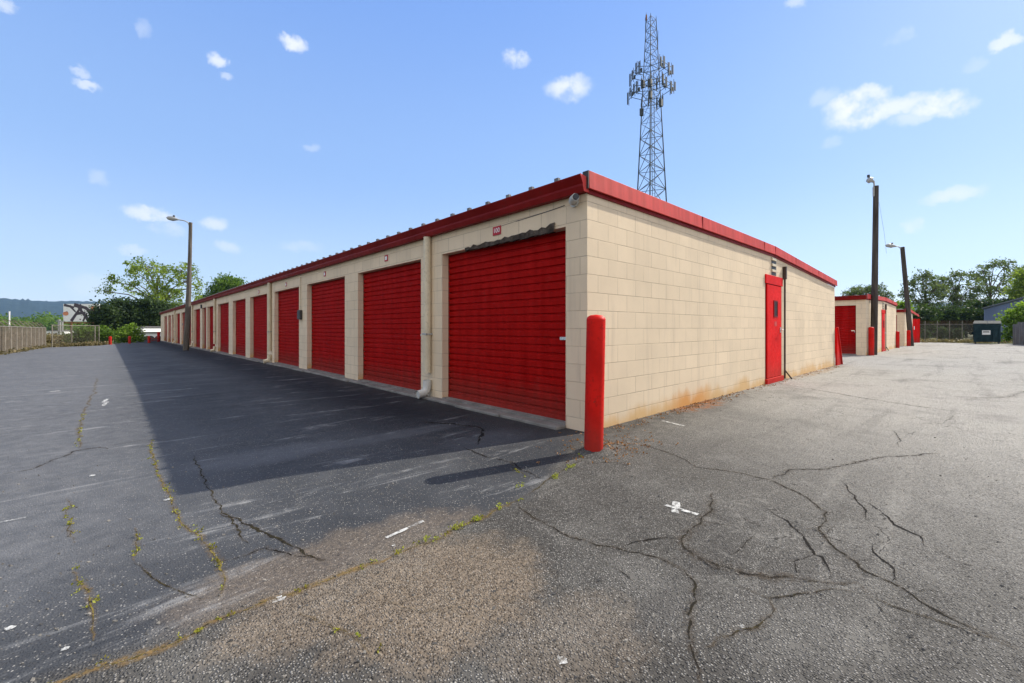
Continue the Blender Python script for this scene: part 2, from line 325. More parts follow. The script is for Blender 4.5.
# asphalt ---------------------------------------------------------------
def asphalt_mat():
    m, t, p = new_mat('asphalt')
    pos = N(t, 'ShaderNodeNewGeometry').outputs['Position']
    sx = N(t, 'ShaderNodeSeparateXYZ', {0: pos}); x, y = sx.outputs[0], sx.outputs[1]
    n_big = NOISE(t, pos, 0.28, 5, 0.6); n_mid = NOISE(t, pos, 1.3, 5, 0.6); n_sm = NOISE(t, pos, 7, 5, 0.65); n_f = NOISE(t, pos, 45, 4, 0.6)
    wx = MA(t, 'ADD', x, MA(t, 'MULTIPLY', MA(t, 'SUBTRACT', n_mid, 0.5), 0.5))
    wy = MA(t, 'ADD', y, MA(t, 'MULTIPLY', MA(t, 'SUBTRACT', NOISE(t, pos, 2.1, 5, 0.6), 0.5), 0.30))
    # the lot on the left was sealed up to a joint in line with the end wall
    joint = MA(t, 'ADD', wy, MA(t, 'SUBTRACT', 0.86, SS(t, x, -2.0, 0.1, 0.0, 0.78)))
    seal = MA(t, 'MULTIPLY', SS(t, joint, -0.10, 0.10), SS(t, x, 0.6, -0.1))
    # aggregate
    vo = N(t, 'ShaderNodeTexVoronoi', {'Vector': pos, 'Scale': 105.0, 'Randomness': 1.0}, feature='F1')
    vd = vo.outputs['Distance']; rnd = N(t, 'ShaderNodeSeparateColor', {0: vo.outputs['Color']})
    vo2 = N(t, 'ShaderNodeTexVoronoi', {'Vector': pos, 'Scale': 150.0, 'Randomness': 1.0}, feature='F1')
    stone_v = MIX(t, MA(t, 'POWER', rnd.outputs[0], 1.7), (0.022, 0.021, 0.020), (0.39, 0.372, 0.345))
    worn_amt = MA(t, 'ADD', MA(t, 'MULTIPLY', SS(t, n_mid, 0.3, 0.7), 0.35), MA(t, 'MULTIPLY', SS(t, n_sm, 0.3, 0.7), 0.25))
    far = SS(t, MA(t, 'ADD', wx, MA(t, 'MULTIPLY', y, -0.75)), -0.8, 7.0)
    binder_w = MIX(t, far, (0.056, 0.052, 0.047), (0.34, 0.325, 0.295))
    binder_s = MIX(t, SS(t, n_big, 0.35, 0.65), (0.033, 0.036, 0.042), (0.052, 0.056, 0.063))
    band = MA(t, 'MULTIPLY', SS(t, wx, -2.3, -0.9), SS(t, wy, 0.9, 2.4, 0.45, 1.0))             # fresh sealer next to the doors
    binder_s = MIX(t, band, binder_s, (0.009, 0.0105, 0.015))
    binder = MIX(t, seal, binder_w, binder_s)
    show_w = MA(t, 'MULTIPLY', SS(t, vd, 0.56, 0.36), MA(t, 'ADD', 0.5, worn_amt))
    pick = MA(t, 'GREATER_THAN', rnd.outputs[1], MA(t, 'ADD', 0.52, MA(t, 'MULTIPLY', SS(t, n_sm, 0.62, 0.4), 0.30)))
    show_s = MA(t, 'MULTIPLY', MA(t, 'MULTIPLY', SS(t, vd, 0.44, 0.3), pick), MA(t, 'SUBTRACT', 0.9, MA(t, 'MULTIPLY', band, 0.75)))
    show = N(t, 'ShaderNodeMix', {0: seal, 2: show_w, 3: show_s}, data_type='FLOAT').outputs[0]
    stone = MIX(t, far, stone_v, MIX(t, rnd.outputs[0], (0.12, 0.115, 0.105), (0.46, 0.445, 0.42)))
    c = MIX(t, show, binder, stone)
    # tyre polish and blotches
    c = MIX(t, MA(t, 'MULTIPLY', SS(t, n_mid, 0.44, 0.75, 0.0, 0.30), MA(t, 'SUBTRACT', 1.0, MA(t, 'MULTIPLY', band, seal))), c, MIX(t, seal, (0.26, 0.25, 0.23), (0.13, 0.132, 0.138)))
    c = MIX(t, SS(t, NOISE(t, pos, 0.6, 7, 0.65), 0.50, 0.70, 0.0, 0.42), c, MIX(t, seal, (0.07, 0.066, 0.062), (0.020, 0.021, 0.025)))
    tyre = NOISE(t, VM(t, 'MULTIPLY', pos, (0.12, 1.5, 1.0)), 1.9, 5, 0.6, 0.3)
    c = MIX(t, MA(t, 'MULTIPLY', SS(t, tyre, 0.54, 0.70, 0.0, 0.30), MA(t, 'SUBTRACT', 1.0, seal)), c, (0.055, 0.052, 0.050))
    c = MIX(t, MA(t, 'MULTIPLY', SS(t, tyre, 0.46, 0.30, 0.0, 0.22), MA(t, 'SUBTRACT', 1.0, seal)), c, (0.36, 0.345, 0.31))
    # worn lot, sunlight painted in as lighter colour past the shadow edge; chalky scuffs
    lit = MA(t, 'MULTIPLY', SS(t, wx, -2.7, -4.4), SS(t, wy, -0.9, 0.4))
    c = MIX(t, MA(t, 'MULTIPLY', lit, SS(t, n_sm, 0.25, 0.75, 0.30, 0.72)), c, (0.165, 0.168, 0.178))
    sc = NOISE(t, VM(t, 'MULTIPLY', pos, (0.45, 2.6, 1.0)), 1.6, 7, 0.7, 0.6)
    c = MIX(t, MA(t, 'MULTIPLY', SS(t, sc, 0.56, 0.70), MA(t, 'MULTIPLY', seal, SS(t, n_sm, 0.35, 0.65, 0.15, 0.65))), c, (0.36, 0.36, 0.36))
    # fine map cracking of the old surface: thin dark lines and chalky rims
    ve_ = N(t, 'ShaderNodeTexVoronoi', {'Vector': VM(t, 'ADD', pos, VM(t, 'SCALE', N(t, 'ShaderNodeTexNoise', {'Vector': pos, 'Scale': 9.0, 'Detail': 5.0}).outputs['Color'], scale=0.10)), 'Scale': 3.9, 'Randomness': 1.0}, feature='DISTANCE_TO_EDGE').outputs['Distance']
    zx = MA(t, 'DIVIDE', MA(t, 'ADD', wx, 0.9), 1.15); zy = MA(t, 'DIVIDE', MA(t, 'ADD', wy, 2.2), 0.75)
    zb_ = SS(t, MA(t, 'ADD', MA(t, 'MULTIPLY', zx, zx), MA(t, 'MULTIPLY', zy, zy)), 1.0, 0.3)
    zone = MA(t, 'MULTIPLY', MA(t, 'MAXIMUM', zb_, SS(t, NOISE(t, pos, 0.75, 4, 0.6), 0.50, 0.64)), MA(t, 'SUBTRACT', 1.0, MA(t, 'MULTIPLY', seal, 0.75)))
    c = MIX(t, MA(t, 'MULTIPLY', SS(t, ve_, 0.055, 0.015), MA(t, 'MULTIPLY', zone, 0.30)), c, (0.30, 0.285, 0.26))
    mline = MA(t, 'MULTIPLY', SS(t, ve_, 0.020, 0.006), MA(t, 'MULTIPLY', zone, SS(t, n_sm, 0.38, 0.58)))
    c = MIX(t, MA(t, 'MULTIPLY', mline, 0.85), c, (0.018, 0.016, 0.014))
    # tan silt washed out below the joint
    def blob(cx, cy, rx, ry, inner=1.0, outer=0.25):
        a = MA(t, 'DIVIDE', MA(t, 'SUBTRACT', wx, cx), rx); b = MA(t, 'DIVIDE', MA(t, 'SUBTRACT', wy, cy), ry)
        return SS(t, MA(t, 'ADD', MA(t, 'ADD', MA(t, 'MULTIPLY', a, a), MA(t, 'MULTIPLY', b, b)), MA(t, 'MULTIPLY', MA(t, 'SUBTRACT', n_sm, 0.5), 1.5)), inner, outer)
    dust = MA(t, 'MULTIPLY', MA(t, 'MAXIMUM', blob(-2.75, 1.45, 0.85, 0.36, 1.0, 0.1), MA(t, 'MULTIPLY', blob(-1.5, 1.35, 1.0, 0.22, 1.0, 0.1), 0.7)), SS(t, n_sm, 0.25, 0.7, 0.4, 0.9))
    c = MIX(t, MA(t, 'MULTIPLY', dust, 0.55), c, (0.15, 0.155, 0.17))
    dust2 = MA(t, 'MULTIPLY', blob(-1.0, 0.55, 0.7, 0.4, 1.0, 0.1), SS(t, n_sm, 0.3, 0.7, 0.3, 0.8))
    c = MIX(t, MA(t, 'MULTIPLY', dust2, 0.4), c, (0.13, 0.135, 0.15))
    silt = MA(t, 'MAXIMUM', blob(-2.80, -1.30, 0.62, 0.55), MA(t, 'MULTIPLY', blob(-2.95, -0.72, 0.9, 0.3), 0.6))
    silt = MA(t, 'MAXIMUM', silt, MA(t, 'MULTIPLY', blob(-3.2, -1.05, 0.42, 0.30), 0.85))
    silt = MA(t, 'MAXIMUM', silt, MA(t, 'MULTIPLY', blob(-2.55, -1.9, 0.4, 0.3), 0.45))
    c = MIX(t, MA(t, 'MULTIPLY', silt, MA(t, 'MULTIPLY', SS(t, n_f, 0.2, 0.75, 0.45, 0.95), 0.72)), c, MIX(t, rnd.outputs[0], (0.145, 0.105, 0.068), (0.34, 0.265, 0.19)))
    # dark damp soil and rust along the end wall
    wb = MA(t, 'MULTIPLY', SS(t, wy, -0.75, -0.05), SS(t, x, 6.5, 3.0))
    c = MIX(t, MA(t, 'MULTIPLY', wb, MA(t, 'MULTIPLY', SS(t, x, -0.9, 0.1), SS(t, n_sm, 0.3, 0.65, 0.2, 0.75))), c, (0.052, 0.046, 0.042))
    c = MIX(t, MA(t, 'MULTIPLY', blob(2.6, -0.1, 0.9, 0.30), SS(t, n_sm, 0.4, 0.62, 0.0, 0.8)), c, (0.34, 0.12, 0.03))
    c = MIX(t, MA(t, 'MULTIPLY', blob(9.5, -0.1, 2.6, 0.25), SS(t, n_sm, 0.4, 0.62, 0.0, 0.6)), c, (0.30, 0.17, 0.06))
    t.links.new(c, p.inputs['Base Color'])
    p.inputs['Specular IOR Level'].default_value = 0.2
    t.links.new(SS(t, n_sm, 0.2, 0.8, 0.72, 0.92), p.inputs['Roughness'])
    h = MA(t, 'ADD', MA(t, 'MULTIPLY', SS(t, vd, 0.62, 0.12), N(t, 'ShaderNodeMix', {0: seal, 2: 0.9, 3: 0.22}, data_type='FLOAT').outputs[0]),
           MA(t, 'ADD', MA(t, 'MULTIPLY', vo2.outputs['Distance'], 0.25), MA(t, 'MULTIPLY', n_f, 0.4)))
    b = N(t, 'ShaderNodeBump', {'Height': h, 'Strength': 1.0, 'Distance': 0.008})
    b2 = N(t, 'ShaderNodeBump', {'Height': n_mid, 'Strength': 0.25, 'Distance': 0.10, 'Normal': b.outputs[0]})
    t.links.new(b2.outputs[0], p.inputs['Normal'])
    return m
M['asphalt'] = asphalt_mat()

def earth_mat():
    m, t, p = new_mat('earth')
    pos = N(t, 'ShaderNodeNewGeometry').outputs['Position']
    a = NOISE(t, pos, 0.06, 6, 0.6); b = NOISE(t, pos, 1.1, 6, 0.65); f = NOISE(t, pos, 9, 5, 0.7)
    c = MIX(t, SS(t, b, 0.35, 0.65), (0.16, 0.125, 0.075), (0.08, 0.10, 0.03))
    c = MIX(t, SS(t, a, 0.42, 0.6), c, (0.07, 0.095, 0.03))
    c = MIX(t, SS(t, f, 0.45, 0.75, 0, 0.6), c, (0.22, 0.19, 0.11))
    t.links.new(c, p.inputs['Base Color']); p.inputs['Roughness'].default_value = 0.95
    bm_ = N(t, 'ShaderNodeBump', {'Height': f, 'Strength': 0.7, 'Distance': 0.1}); t.links.new(bm_.outputs[0], p.inputs['Normal'])
    return m
M['earth'] = earth_mat()

def crack_mat():
    m, t, p = new_mat('crack')
    pos = N(t, 'ShaderNodeNewGeometry').outputs['Position']
    at_ = lambda n: N(t, 'ShaderNodeAttribute', attribute_name=n, attribute_type='GEOMETRY')
    d = at_('across').outputs['Fac']; pr = N(t, 'ShaderNodeSeparateColor', {0: at_('look').outputs['Color']})
    core, stain, moss = pr.outputs[0], pr.outputs[1], pr.outputs[2]
    n1 = NOISE(t, pos, 28, 5, 0.7); n2 = NOISE(t, pos, 6, 5, 0.6)
    w = MA(t, 'MULTIPLY', core, SS(t, NOISE(t, pos, 9, 6, 0.7), 0.36, 0.62, 0.05, 1.5))
    dn = MA(t, 'ADD', d, MA(t, 'ADD', MA(t, 'MULTIPLY', MA(t, 'SUBTRACT', n1, 0.5), 0.40), MA(t, 'MULTIPLY', MA(t, 'SUBTRACT', NOISE(t, pos, 95, 4, 0.7), 0.5), 0.30)))
    k = SS(t, MA(t, 'SUBTRACT', dn, w), 0.05, -0.03)
    halo = MA(t, 'MULTIPLY', MA(t, 'MULTIPLY', SS(t, dn, 0.85, 0.1), MA(t, 'MULTIPLY', stain, SS(t, n2, 0.3, 0.65, 0.2, 1.0))), SS(t, NOISE(t, pos, 26, 7, 0.75), 0.40, 0.58, 0.05, 1.0))
    scol = MIX(t, moss, (0.075, 0.060, 0.047), MIX(t, n1, (0.24, 0.18, 0.07), (0.25, 0.14, 0.06)))
    c = MIX(t, k, scol, MIX(t, MA(t, 'MULTIPLY', moss, SS(t, n1, 0.35, 0.6)), (0.012, 0.011, 0.010), (0.20, 0.16, 0.04)))
    t.links.new(c, p.inputs['Base Color']); p.inputs['Roughness'].default_value = 0.95; p.inputs['Specular IOR Level'].default_value = 0.1
    t.links.new(MA(t, 'MAXIMUM', k, halo, clamp=True), p.inputs['Alpha'])
    return m
M['crack'] = crack_mat()

def marking_mat():
    m, t, p = new_mat('worn_white_marking')
    pos = N(t, 'ShaderNodeNewGeometry').outputs['Position']
    a = SS(t, NOISE(t, pos, 24, 8, 0.8), 0.38, 0.60, 0.0, 0.85)
    p.inputs['Base Color'].default_value = (0.62, 0.62, 0.60, 1); p.inputs['Roughness'].default_value = 0.8
    t.links.new(a, p.inputs['Alpha']); return m
M['marking'] = marking_mat()

def hill_mat():
    m, t, p = new_mat('wooded_hill')
    pos = N(t, 'ShaderNodeNewGeometry').outputs['Position']
    n = NOISE(t, pos, 0.03, 8, 0.65)
    t.links.new(MIX(t, SS(t, n, 0.3, 0.7), (0.006, 0.013, 0.010), (0.014, 0.024, 0.016)), p.inputs['Base Color'])
    p.inputs['Roughness'].default_value = 0.95
    b = N(t, 'ShaderNodeBump', {'Height': n, 'Strength': 1.0, 'Distance': 8.0}); t.links.new(b.outputs[0], p.inputs['Normal'])
    return m
M['hill'] = hill_mat()

# ------------------------------------------------------------------ ground and lot
def ground_sheet(poly, name, mat, dz):
    bm = bmesh.new()
    f = bm.faces.new([bm.verts.new((a, b, 0)) for a, b in poly])
    for yy in (8, 60):
        bmesh.ops.bisect_plane(bm, geom=bm.verts[:] + bm.edges[:] + bm.faces[:], plane_co=(0, yy, 0), plane_no=(0, 1, 0))
    for v in bm.verts: v.co.z = gz(v.co.x, v.co.y) + dz
    bmesh.ops.recalc_face_normals(bm, faces=bm.faces)
    for fc in bm.faces:
        if fc.normal.z < 0: fc.normal_flip()
    me = bpy.data.meshes.new(name); bm.to_mesh(me); bm.free(); me.materials.append(mat)
    return tag(link_mesh(name, me), kind='structure')
ground_sheet([(-6000, -6000), (6000, -6000), (6000, 6000), (-6000, 6000)], 'ground', M['earth'], -0.05)
# lot outline: ragged along the fence and the far edge
rng = random.Random(5)
edge = []
def ragged(a, b, n, amp):
    for i in range(n):
        q = i / n; edge.append((a[0] + (b[0]-a[0])*q + rng.uniform(-amp, amp), a[1] + (b[1]-a[1])*q + rng.uniform(-amp, amp)))
fc = on_ground(45, 347.6); fe = on_ground(100, 345.6); fg = on_ground(161, 340.6)
ragged((-30, -60), (42, -60), 6, 0.5); ragged((43.5, -60), (43.5, 4), 40, 0.25); ragged((43.5, 12), (43.5, 66), 10, 0.2)
ragged((43, 66), (fg.x - 1, 66), 6, 0.2); ragged((fg.x - 1, fg.y + 4), (fe.x, fe.y), 8, 0.15); ragged((fe.x, fe.y), (fc.x, fc.y), 14, 0.12)
ragged((fc.x, fc.y), (-10.6, -10), 70, 0.10); ragged((-10.6, -10), (-30, -60), 4, 0.4)
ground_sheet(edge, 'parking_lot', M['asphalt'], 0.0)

# hills ------------------------------------------------------------------
def hill_ridge():
    vs = []; fs = []; n = 1100; rows = 7
    r = random.Random(3); ph = [r.uniform(0, 6.3) for _ in range(8)]
    for i in range(n + 1):
        px = -900 + 2900 * i / n
        ang = math.atan((min(max(px, -900), 2000) - 512) / CF)
        u = Vector((math.cos(CYAW - ang), math.sin(CYAW - ang), 0))
        h = 1 + 0.05 * math.sin(i * 0.022 + ph[0]) + 0.03 * math.sin(i * 0.058 + ph[1]) + 0.015 * math.sin(i * 0.2 + ph[2]) + 0.016 * r.uniform(-1, 1) + (.05 if r.random() < .06 else 0)
        for k in range(rows):
            q = k / (rows - 1)
            dist = 2350 + 520 * q
            z = -4 + 131 * h * math.sin(q * math.pi / 2) ** 1.2
            p = CAM[:2] + np.array(u[:2]) * dist
            vs.append((p[0], p[1], z))
    for i in range(n):
        for k in range(rows - 1):
            a = i * rows + k; fs.append((a, a + rows, a + rows + 1, a + 1))
    m = MB(); m.add(vs, fs)
    o = m.build('hills', M['hill'], smooth=True); o.modifiers.clear(); tag(o, kind='structure')
hill_ridge()

# ------------------------------------------------------------------ cracks, markings
def P(*pts): return [on_ground(a, b) for a, b in pts]
CR = []   # (points, half width m, core 0..1, stain 0..1, moss 0..1)
def crack(pts, w=0.05, core=0.16, stain=0.3, moss=0.0): CR.append((P(*pts), w * (.52 if moss > .5 else .7), core * .62, stain * .62, moss))
A_ = [(150.7,440.5),(153,460.5),(165.7,485.7),(175.8,508),(185.8,528),(203.4,535),(211,551),(218.5,566),(223.5,586),(223.5,593.6)]
crack(A_, .055, .17, .75, .9)
crack([(193.4,455.5),(203.4,478),(216,503),(221,513),(233.5,528),(246,545)], .045, .2, .35, .15)
crack([(221,513),(261,533),(286,546),(305,555),(324,562)], .05, .3, .55, .1)
crack([(222,562),(245,556),(266,546),(290,552),(322,562)], .09, .1, .75, 0)
crack([(193,455),(235,447),(281,440.5),(340,428)], .03, .10, .4, 0)
crack([(2.5,474.6),(30,469.6),(55,460.5),(75,451.5),(100,447),(108,449)], .075, .12, .75, 0)
crack([(97,378),(93,395),(83,415),(79,435),(78,448)], .06, .10, .7, .8)
crack([(68,498),(68,511),(73,531),(75,543)], .06, .05, .55, .7)
crack([(75,568.5),(80,586),(93,601),(90,621),(94,641)], .045, .15, .8, .95)
crack([(134.6,528),(138,548),(135.6,561)], .05, .08, .6, .8)
crack([(135,561),(155,580),(172,592),(200,600),(222,596)], .03, .15, .4, .2)
JT = [(582,460),(555,476.6),(539,487),(522,499),(499.4,508.5),(485,516),(468,524),(448,534.6),(423,545),(390,557),(340,576),(331,581),(301,591),(271,601),(236,614),(201,631),(161,649),(100,666),(65,683),(20,700)]
crack(JT[:4], .04, .2, .35, .25); crack(JT[3:10], .085, .10, .95, .9); crack(JT[9:], .10, .07, 1.35, .9)
crack([(518,501),(526,512),(547,522),(572,537),(597,545),(630,552),(663,559),(685,570),(695,586.6),(689,615.6),(691,640),(706,665),(706,690)], .05, .16, .8, .05)
crack([(584,464),(610,463),(638,466)], .03, .25, .4, 0)
K_ = [(625.7,438),(642,444),(660,450.6),(685,460),(697,467),(726,470.5),(772,479.6),(801,497),(824,512),(822,530.6),(838,547),(855,559.6),(865,572),(892,584.5),(909,595),(942,615.6),(975,630),(1020,649)]
crack(K_, .05, .2, .65, .05)
crack([(772,479.6),(793,471),(830,469),(855,462),(875.6,458),(940,453)], .06, .12, .6, 0)
for q in ([(840,480),(855.7,497.6),(867.4,520)], [(855.7,497.6),(869.4,503.4),(887,515),(896.7,525),(924,536.6),(926,545.4),(934,548)], [(875,528.8),(885,535.7),(894.8,538.6),(904.5,539.6)],
          [(894.8,538.6),(885,543),(875,546.4)], [(872.3,542.5),(877,552.3),(887,562),(894.8,569.8),(894.8,577.7),(891,583.5)], [(834,525),(848,527.9),(855.7,526.9)],
          [(787,521),(808.8,527.9),(816.6,530.8),(826.4,536.6),(851.8,544.5),(869.4,549.3)], [(766,508),(787,521),(808.8,541.5),(813.7,555),(820.5,557),(828.4,578.6)],
          [(813.7,555),(796,562),(800,576.7)], [(811,542.5),(836,549.3)], [(855.7,560),(875,558)], [(760,576.7),(799,576.7)], [(826,536),(830,528),(834,525)],
          [(740,516),(752,524),(766,528)], [(748,540),(770,546),(790,552)], [(730,556),(745,548),(757,535)], [(905,555),(925,565),(950,575)], [(868,597),(880,612),(905,628)], [(934,548),(955,560),(985,570)],
          [(700,520),(720,524),(745,530)], [(770,560),(760,570),(756,577)], [(600,560),(625,575),(640,590)], [(620,548),(650,540),(680,538)], [(905,595),(930,590),(960,596)]):
    crack(q, .028, .36, .35, 0)
crack([(714,493),(714,512),(697,528.5),(681,539),(685,549),(710,562),(739,572),(768,577.5),(826,581),(855,582)], .085, .07, .85, .05)
crack([(685,549),(712,568),(735,574),(768,577),(800,577)], .028, .3, .2, 0)
crack([(739,586.6),(768,597),(797,594),(834,591.5),(855,593)], .035, .22, .6, .1)
crack([(768,597),(770,615.6),(759.5,626),(734.6,638),(705.6,649)], .05, .1, .8, .2)
crack([(855,582),(867,595),(892,607),(942,622),(990,640),(1024,655)], .04, .14, .6, .1)
crack([(462,446.6),(476,452.4),(488,458),(511,462),(523,471),(537,477),(549,480.5)], .03, .3, .4, 0)
crack([(511,462),(516,470),(530,478)], .03, .2, .4, .5)
crack([(776,384),(800,387),(823,391),(850,396),(900,404),(960,412)], .10, .10, .5, 0)
crack([(972,398.6),(1005,397),(1030,391)], .16, .02, .6, 0)
crack([(420,422),(455,424),(476,427),(482,430),(480,438),(478.5,445)], .07, .5, .6, 0)
crack([(475,438),(462,437),(452,441)], .03, .4, .5, 0)
crack([(660,476),(700,478),(740,482),(772,480)], .03, .06, .5, 0)
crack([(892,430),(900,440),(898,447)], .03, .15, .3, 0); crack([(905,436),(918,431)], .03, .15, .3, 0); crack([(940,425),(955,415)], .03, .12, .3, 0)
crack([(545,560),(560,585),(556,610)], .03, .03, .3, 0)
crack([(380,600),(420,612),(470,604)], .03, .03, .4, .4)
crack([(300,612),(345,632),(360,640),(372,660)], .035, .06, .6, .5)
crack([(130,404),(150,400),(176,397)], .05, .10, .5, 0); crack([(194,427),(225,423),(262,415)], .04, .10, .4, 0)
crack([(100,447),(140,441),(152,440)], .03, .1, .3, 0); crack([(0,496),(20,490),(45,484)], .03, .1, .3, .3)
crack([(68,384.5),(130,378.6),(190,374),(250,370)], .10, .0, .25, 0)
def build_cracks():
    vs, fs, acr, look = [], [], [], []
    r = random.Random(11)
    for ci, (pts, w, core, stain, moss) in enumerate(CR):
        # resample
        out = []
        for a, b in zip(pts[:-1], pts[1:]):
            L = (b - a).length; n = max(1, int(L / 0.035)); n = min(n, 120)
            for i in range(n): out.append(a.lerp(b, i / n))
        out.append(pts[-1]); n = len(out)
        o1 = o2 = 0.0; base = len(vs)
        dz = 0.0015 + 0.00005 * ci
        for i, p in enumerate(out):
            d = (out[min(i+1, n-1)] - out[max(i-1, 0)]); d.z = 0
            d = d.normalized() if d.length > 1e-6 else Vector((1, 0, 0)); nrm = Vector((-d.y, d.x, 0))
            o1 = 0.80 * o1 + r.uniform(-1, 1) * (0.014 if w > .03 else .009); q = p + nrm * o1
            tp = min(1.0, i / 5, (n - 1 - i) / 5); tp = 0.25 + 0.75 * tp
            o2 = 0.9 * o2 + r.uniform(-1, 1) * 0.12; ww = w * tp * (1 + max(-.5, min(.7, o2)))
            for sgn in (-1, 0, 1):
                v = q + nrm * ww * sgn; vs.append((v.x, v.y, gz(v.x, v.y) + dz)); acr.append(abs(sgn)); look += [core * tp, stain, moss, 1]
        for i in range(n - 1):
            a = base + 3 * i
            fs += [(a, a+3, a+4, a+1), (a+1, a+4, a+5, a+2)]
    me = bpy.data.meshes.new('pavement_cracks'); me.from_pydata(vs, [], fs)
    me.attributes.new('across', 'FLOAT', 'POINT').data.foreach_set('value', acr)
    me.attributes.new('look', 'FLOAT_COLOR', 'POINT').data.foreach_set('color', look)
    me.materials.append(M['crack']); me.update()
    tag(link_mesh('pavement_cracks', me), kind='structure')
build_cracks()

mk = MB()
def stroke(a, b, w):
    a, b = on_ground(*a), on_ground(*b); d = (b - a); d.z = 0; n = Vector((-d.y, d.x, 0)).normalized() * w / 2
    L = max(2, int(d.length / 0.05)); r = random.Random(int(a.x * 1000))
    top = [a.lerp(b, i / L) + n * r.uniform(.6, 1.1) for i in range(L + 1)]; bot = [a.lerp(b, i / L) - n * r.uniform(.6, 1.1) for i in range(L + 1)]
    k = [Vector((v.x, v.y, gz(v.x, v.y) + 0.0052 + len(mk.v) * 1e-6)) for v in top + bot]; m = L + 1
    mk.add(k, [(i, m+i, m+i+1, i+1) for i in range(L)])
def splat(c, rx, seed):
    rx *= .75
    c = on_ground(*c); r = random.Random(seed); n = 14
    mk.add([(c.x, c.y, c.z + .0050 + seed * 2e-5)] + [(c.x + math.cos(k*6.283/n) * rx * r.uniform(.5, 1.2), c.y + math.sin(k*6.283/n) * rx * r.uniform(.5, 1.2), c.z + .0050 + seed * 2e-5) for k in range(n)],
           [(0, k+1, (k+1) % n + 1) for k in range(n)])
stroke((665.5,505.5), (698,515.2), .035); stroke((676.5,502.5), (675,513.5), .05)
stroke((662,421), (684,426.3), .05)
stroke((386,538.5), (423.5,521.5), .028); splat((394.5,546), .02, 1); splat((279,600), .035, 2); splat((168,500), .035, 3)
splat((561.5,661), .03, 4); splat((743,628), .018, 5); splat((10,629), .022, 6); splat((65,650), .02, 7); splat((92,476), .04, 8)
stroke((0,523), (26,518), .03); stroke((102,403), (108,399), .05); stroke((103,406), (107,402), .05); stroke((50,392), (60,391), .10)
tag(mk.build('pavement_markings', M['marking'], fix=False), kind='structure')

# ------------------------------------------------------------------ storage buildings
def txt(body, size, loc, rot, mat, parent, name):
    cu = bpy.data.curves.new(name, 'FONT'); cu.body = body; cu.size = size; cu.align_x = 'CENTER'; cu.align_y = 'CENTER'; cu.extrude = 0.002
    o = bpy.data.objects.new(name, cu); COL.objects.link(o); bpy.context.view_layer.update()
    me = bpy.data.meshes.new_from_object(o.evaluated_get(bpy.context.evaluated_depsgraph_get()))
    bpy.data.objects.remove(o)
    me.transform(Matrix.Rotation(rot[2], 4, 'Z') @ Matrix.Rotation(rot[0], 4, 'X')); me.transform(Matrix.Translation(Vector(loc) - ORG[parent.name]))
    me.materials.clear(); me.materials.append(mat)
    return link_mesh(name, me, parent)

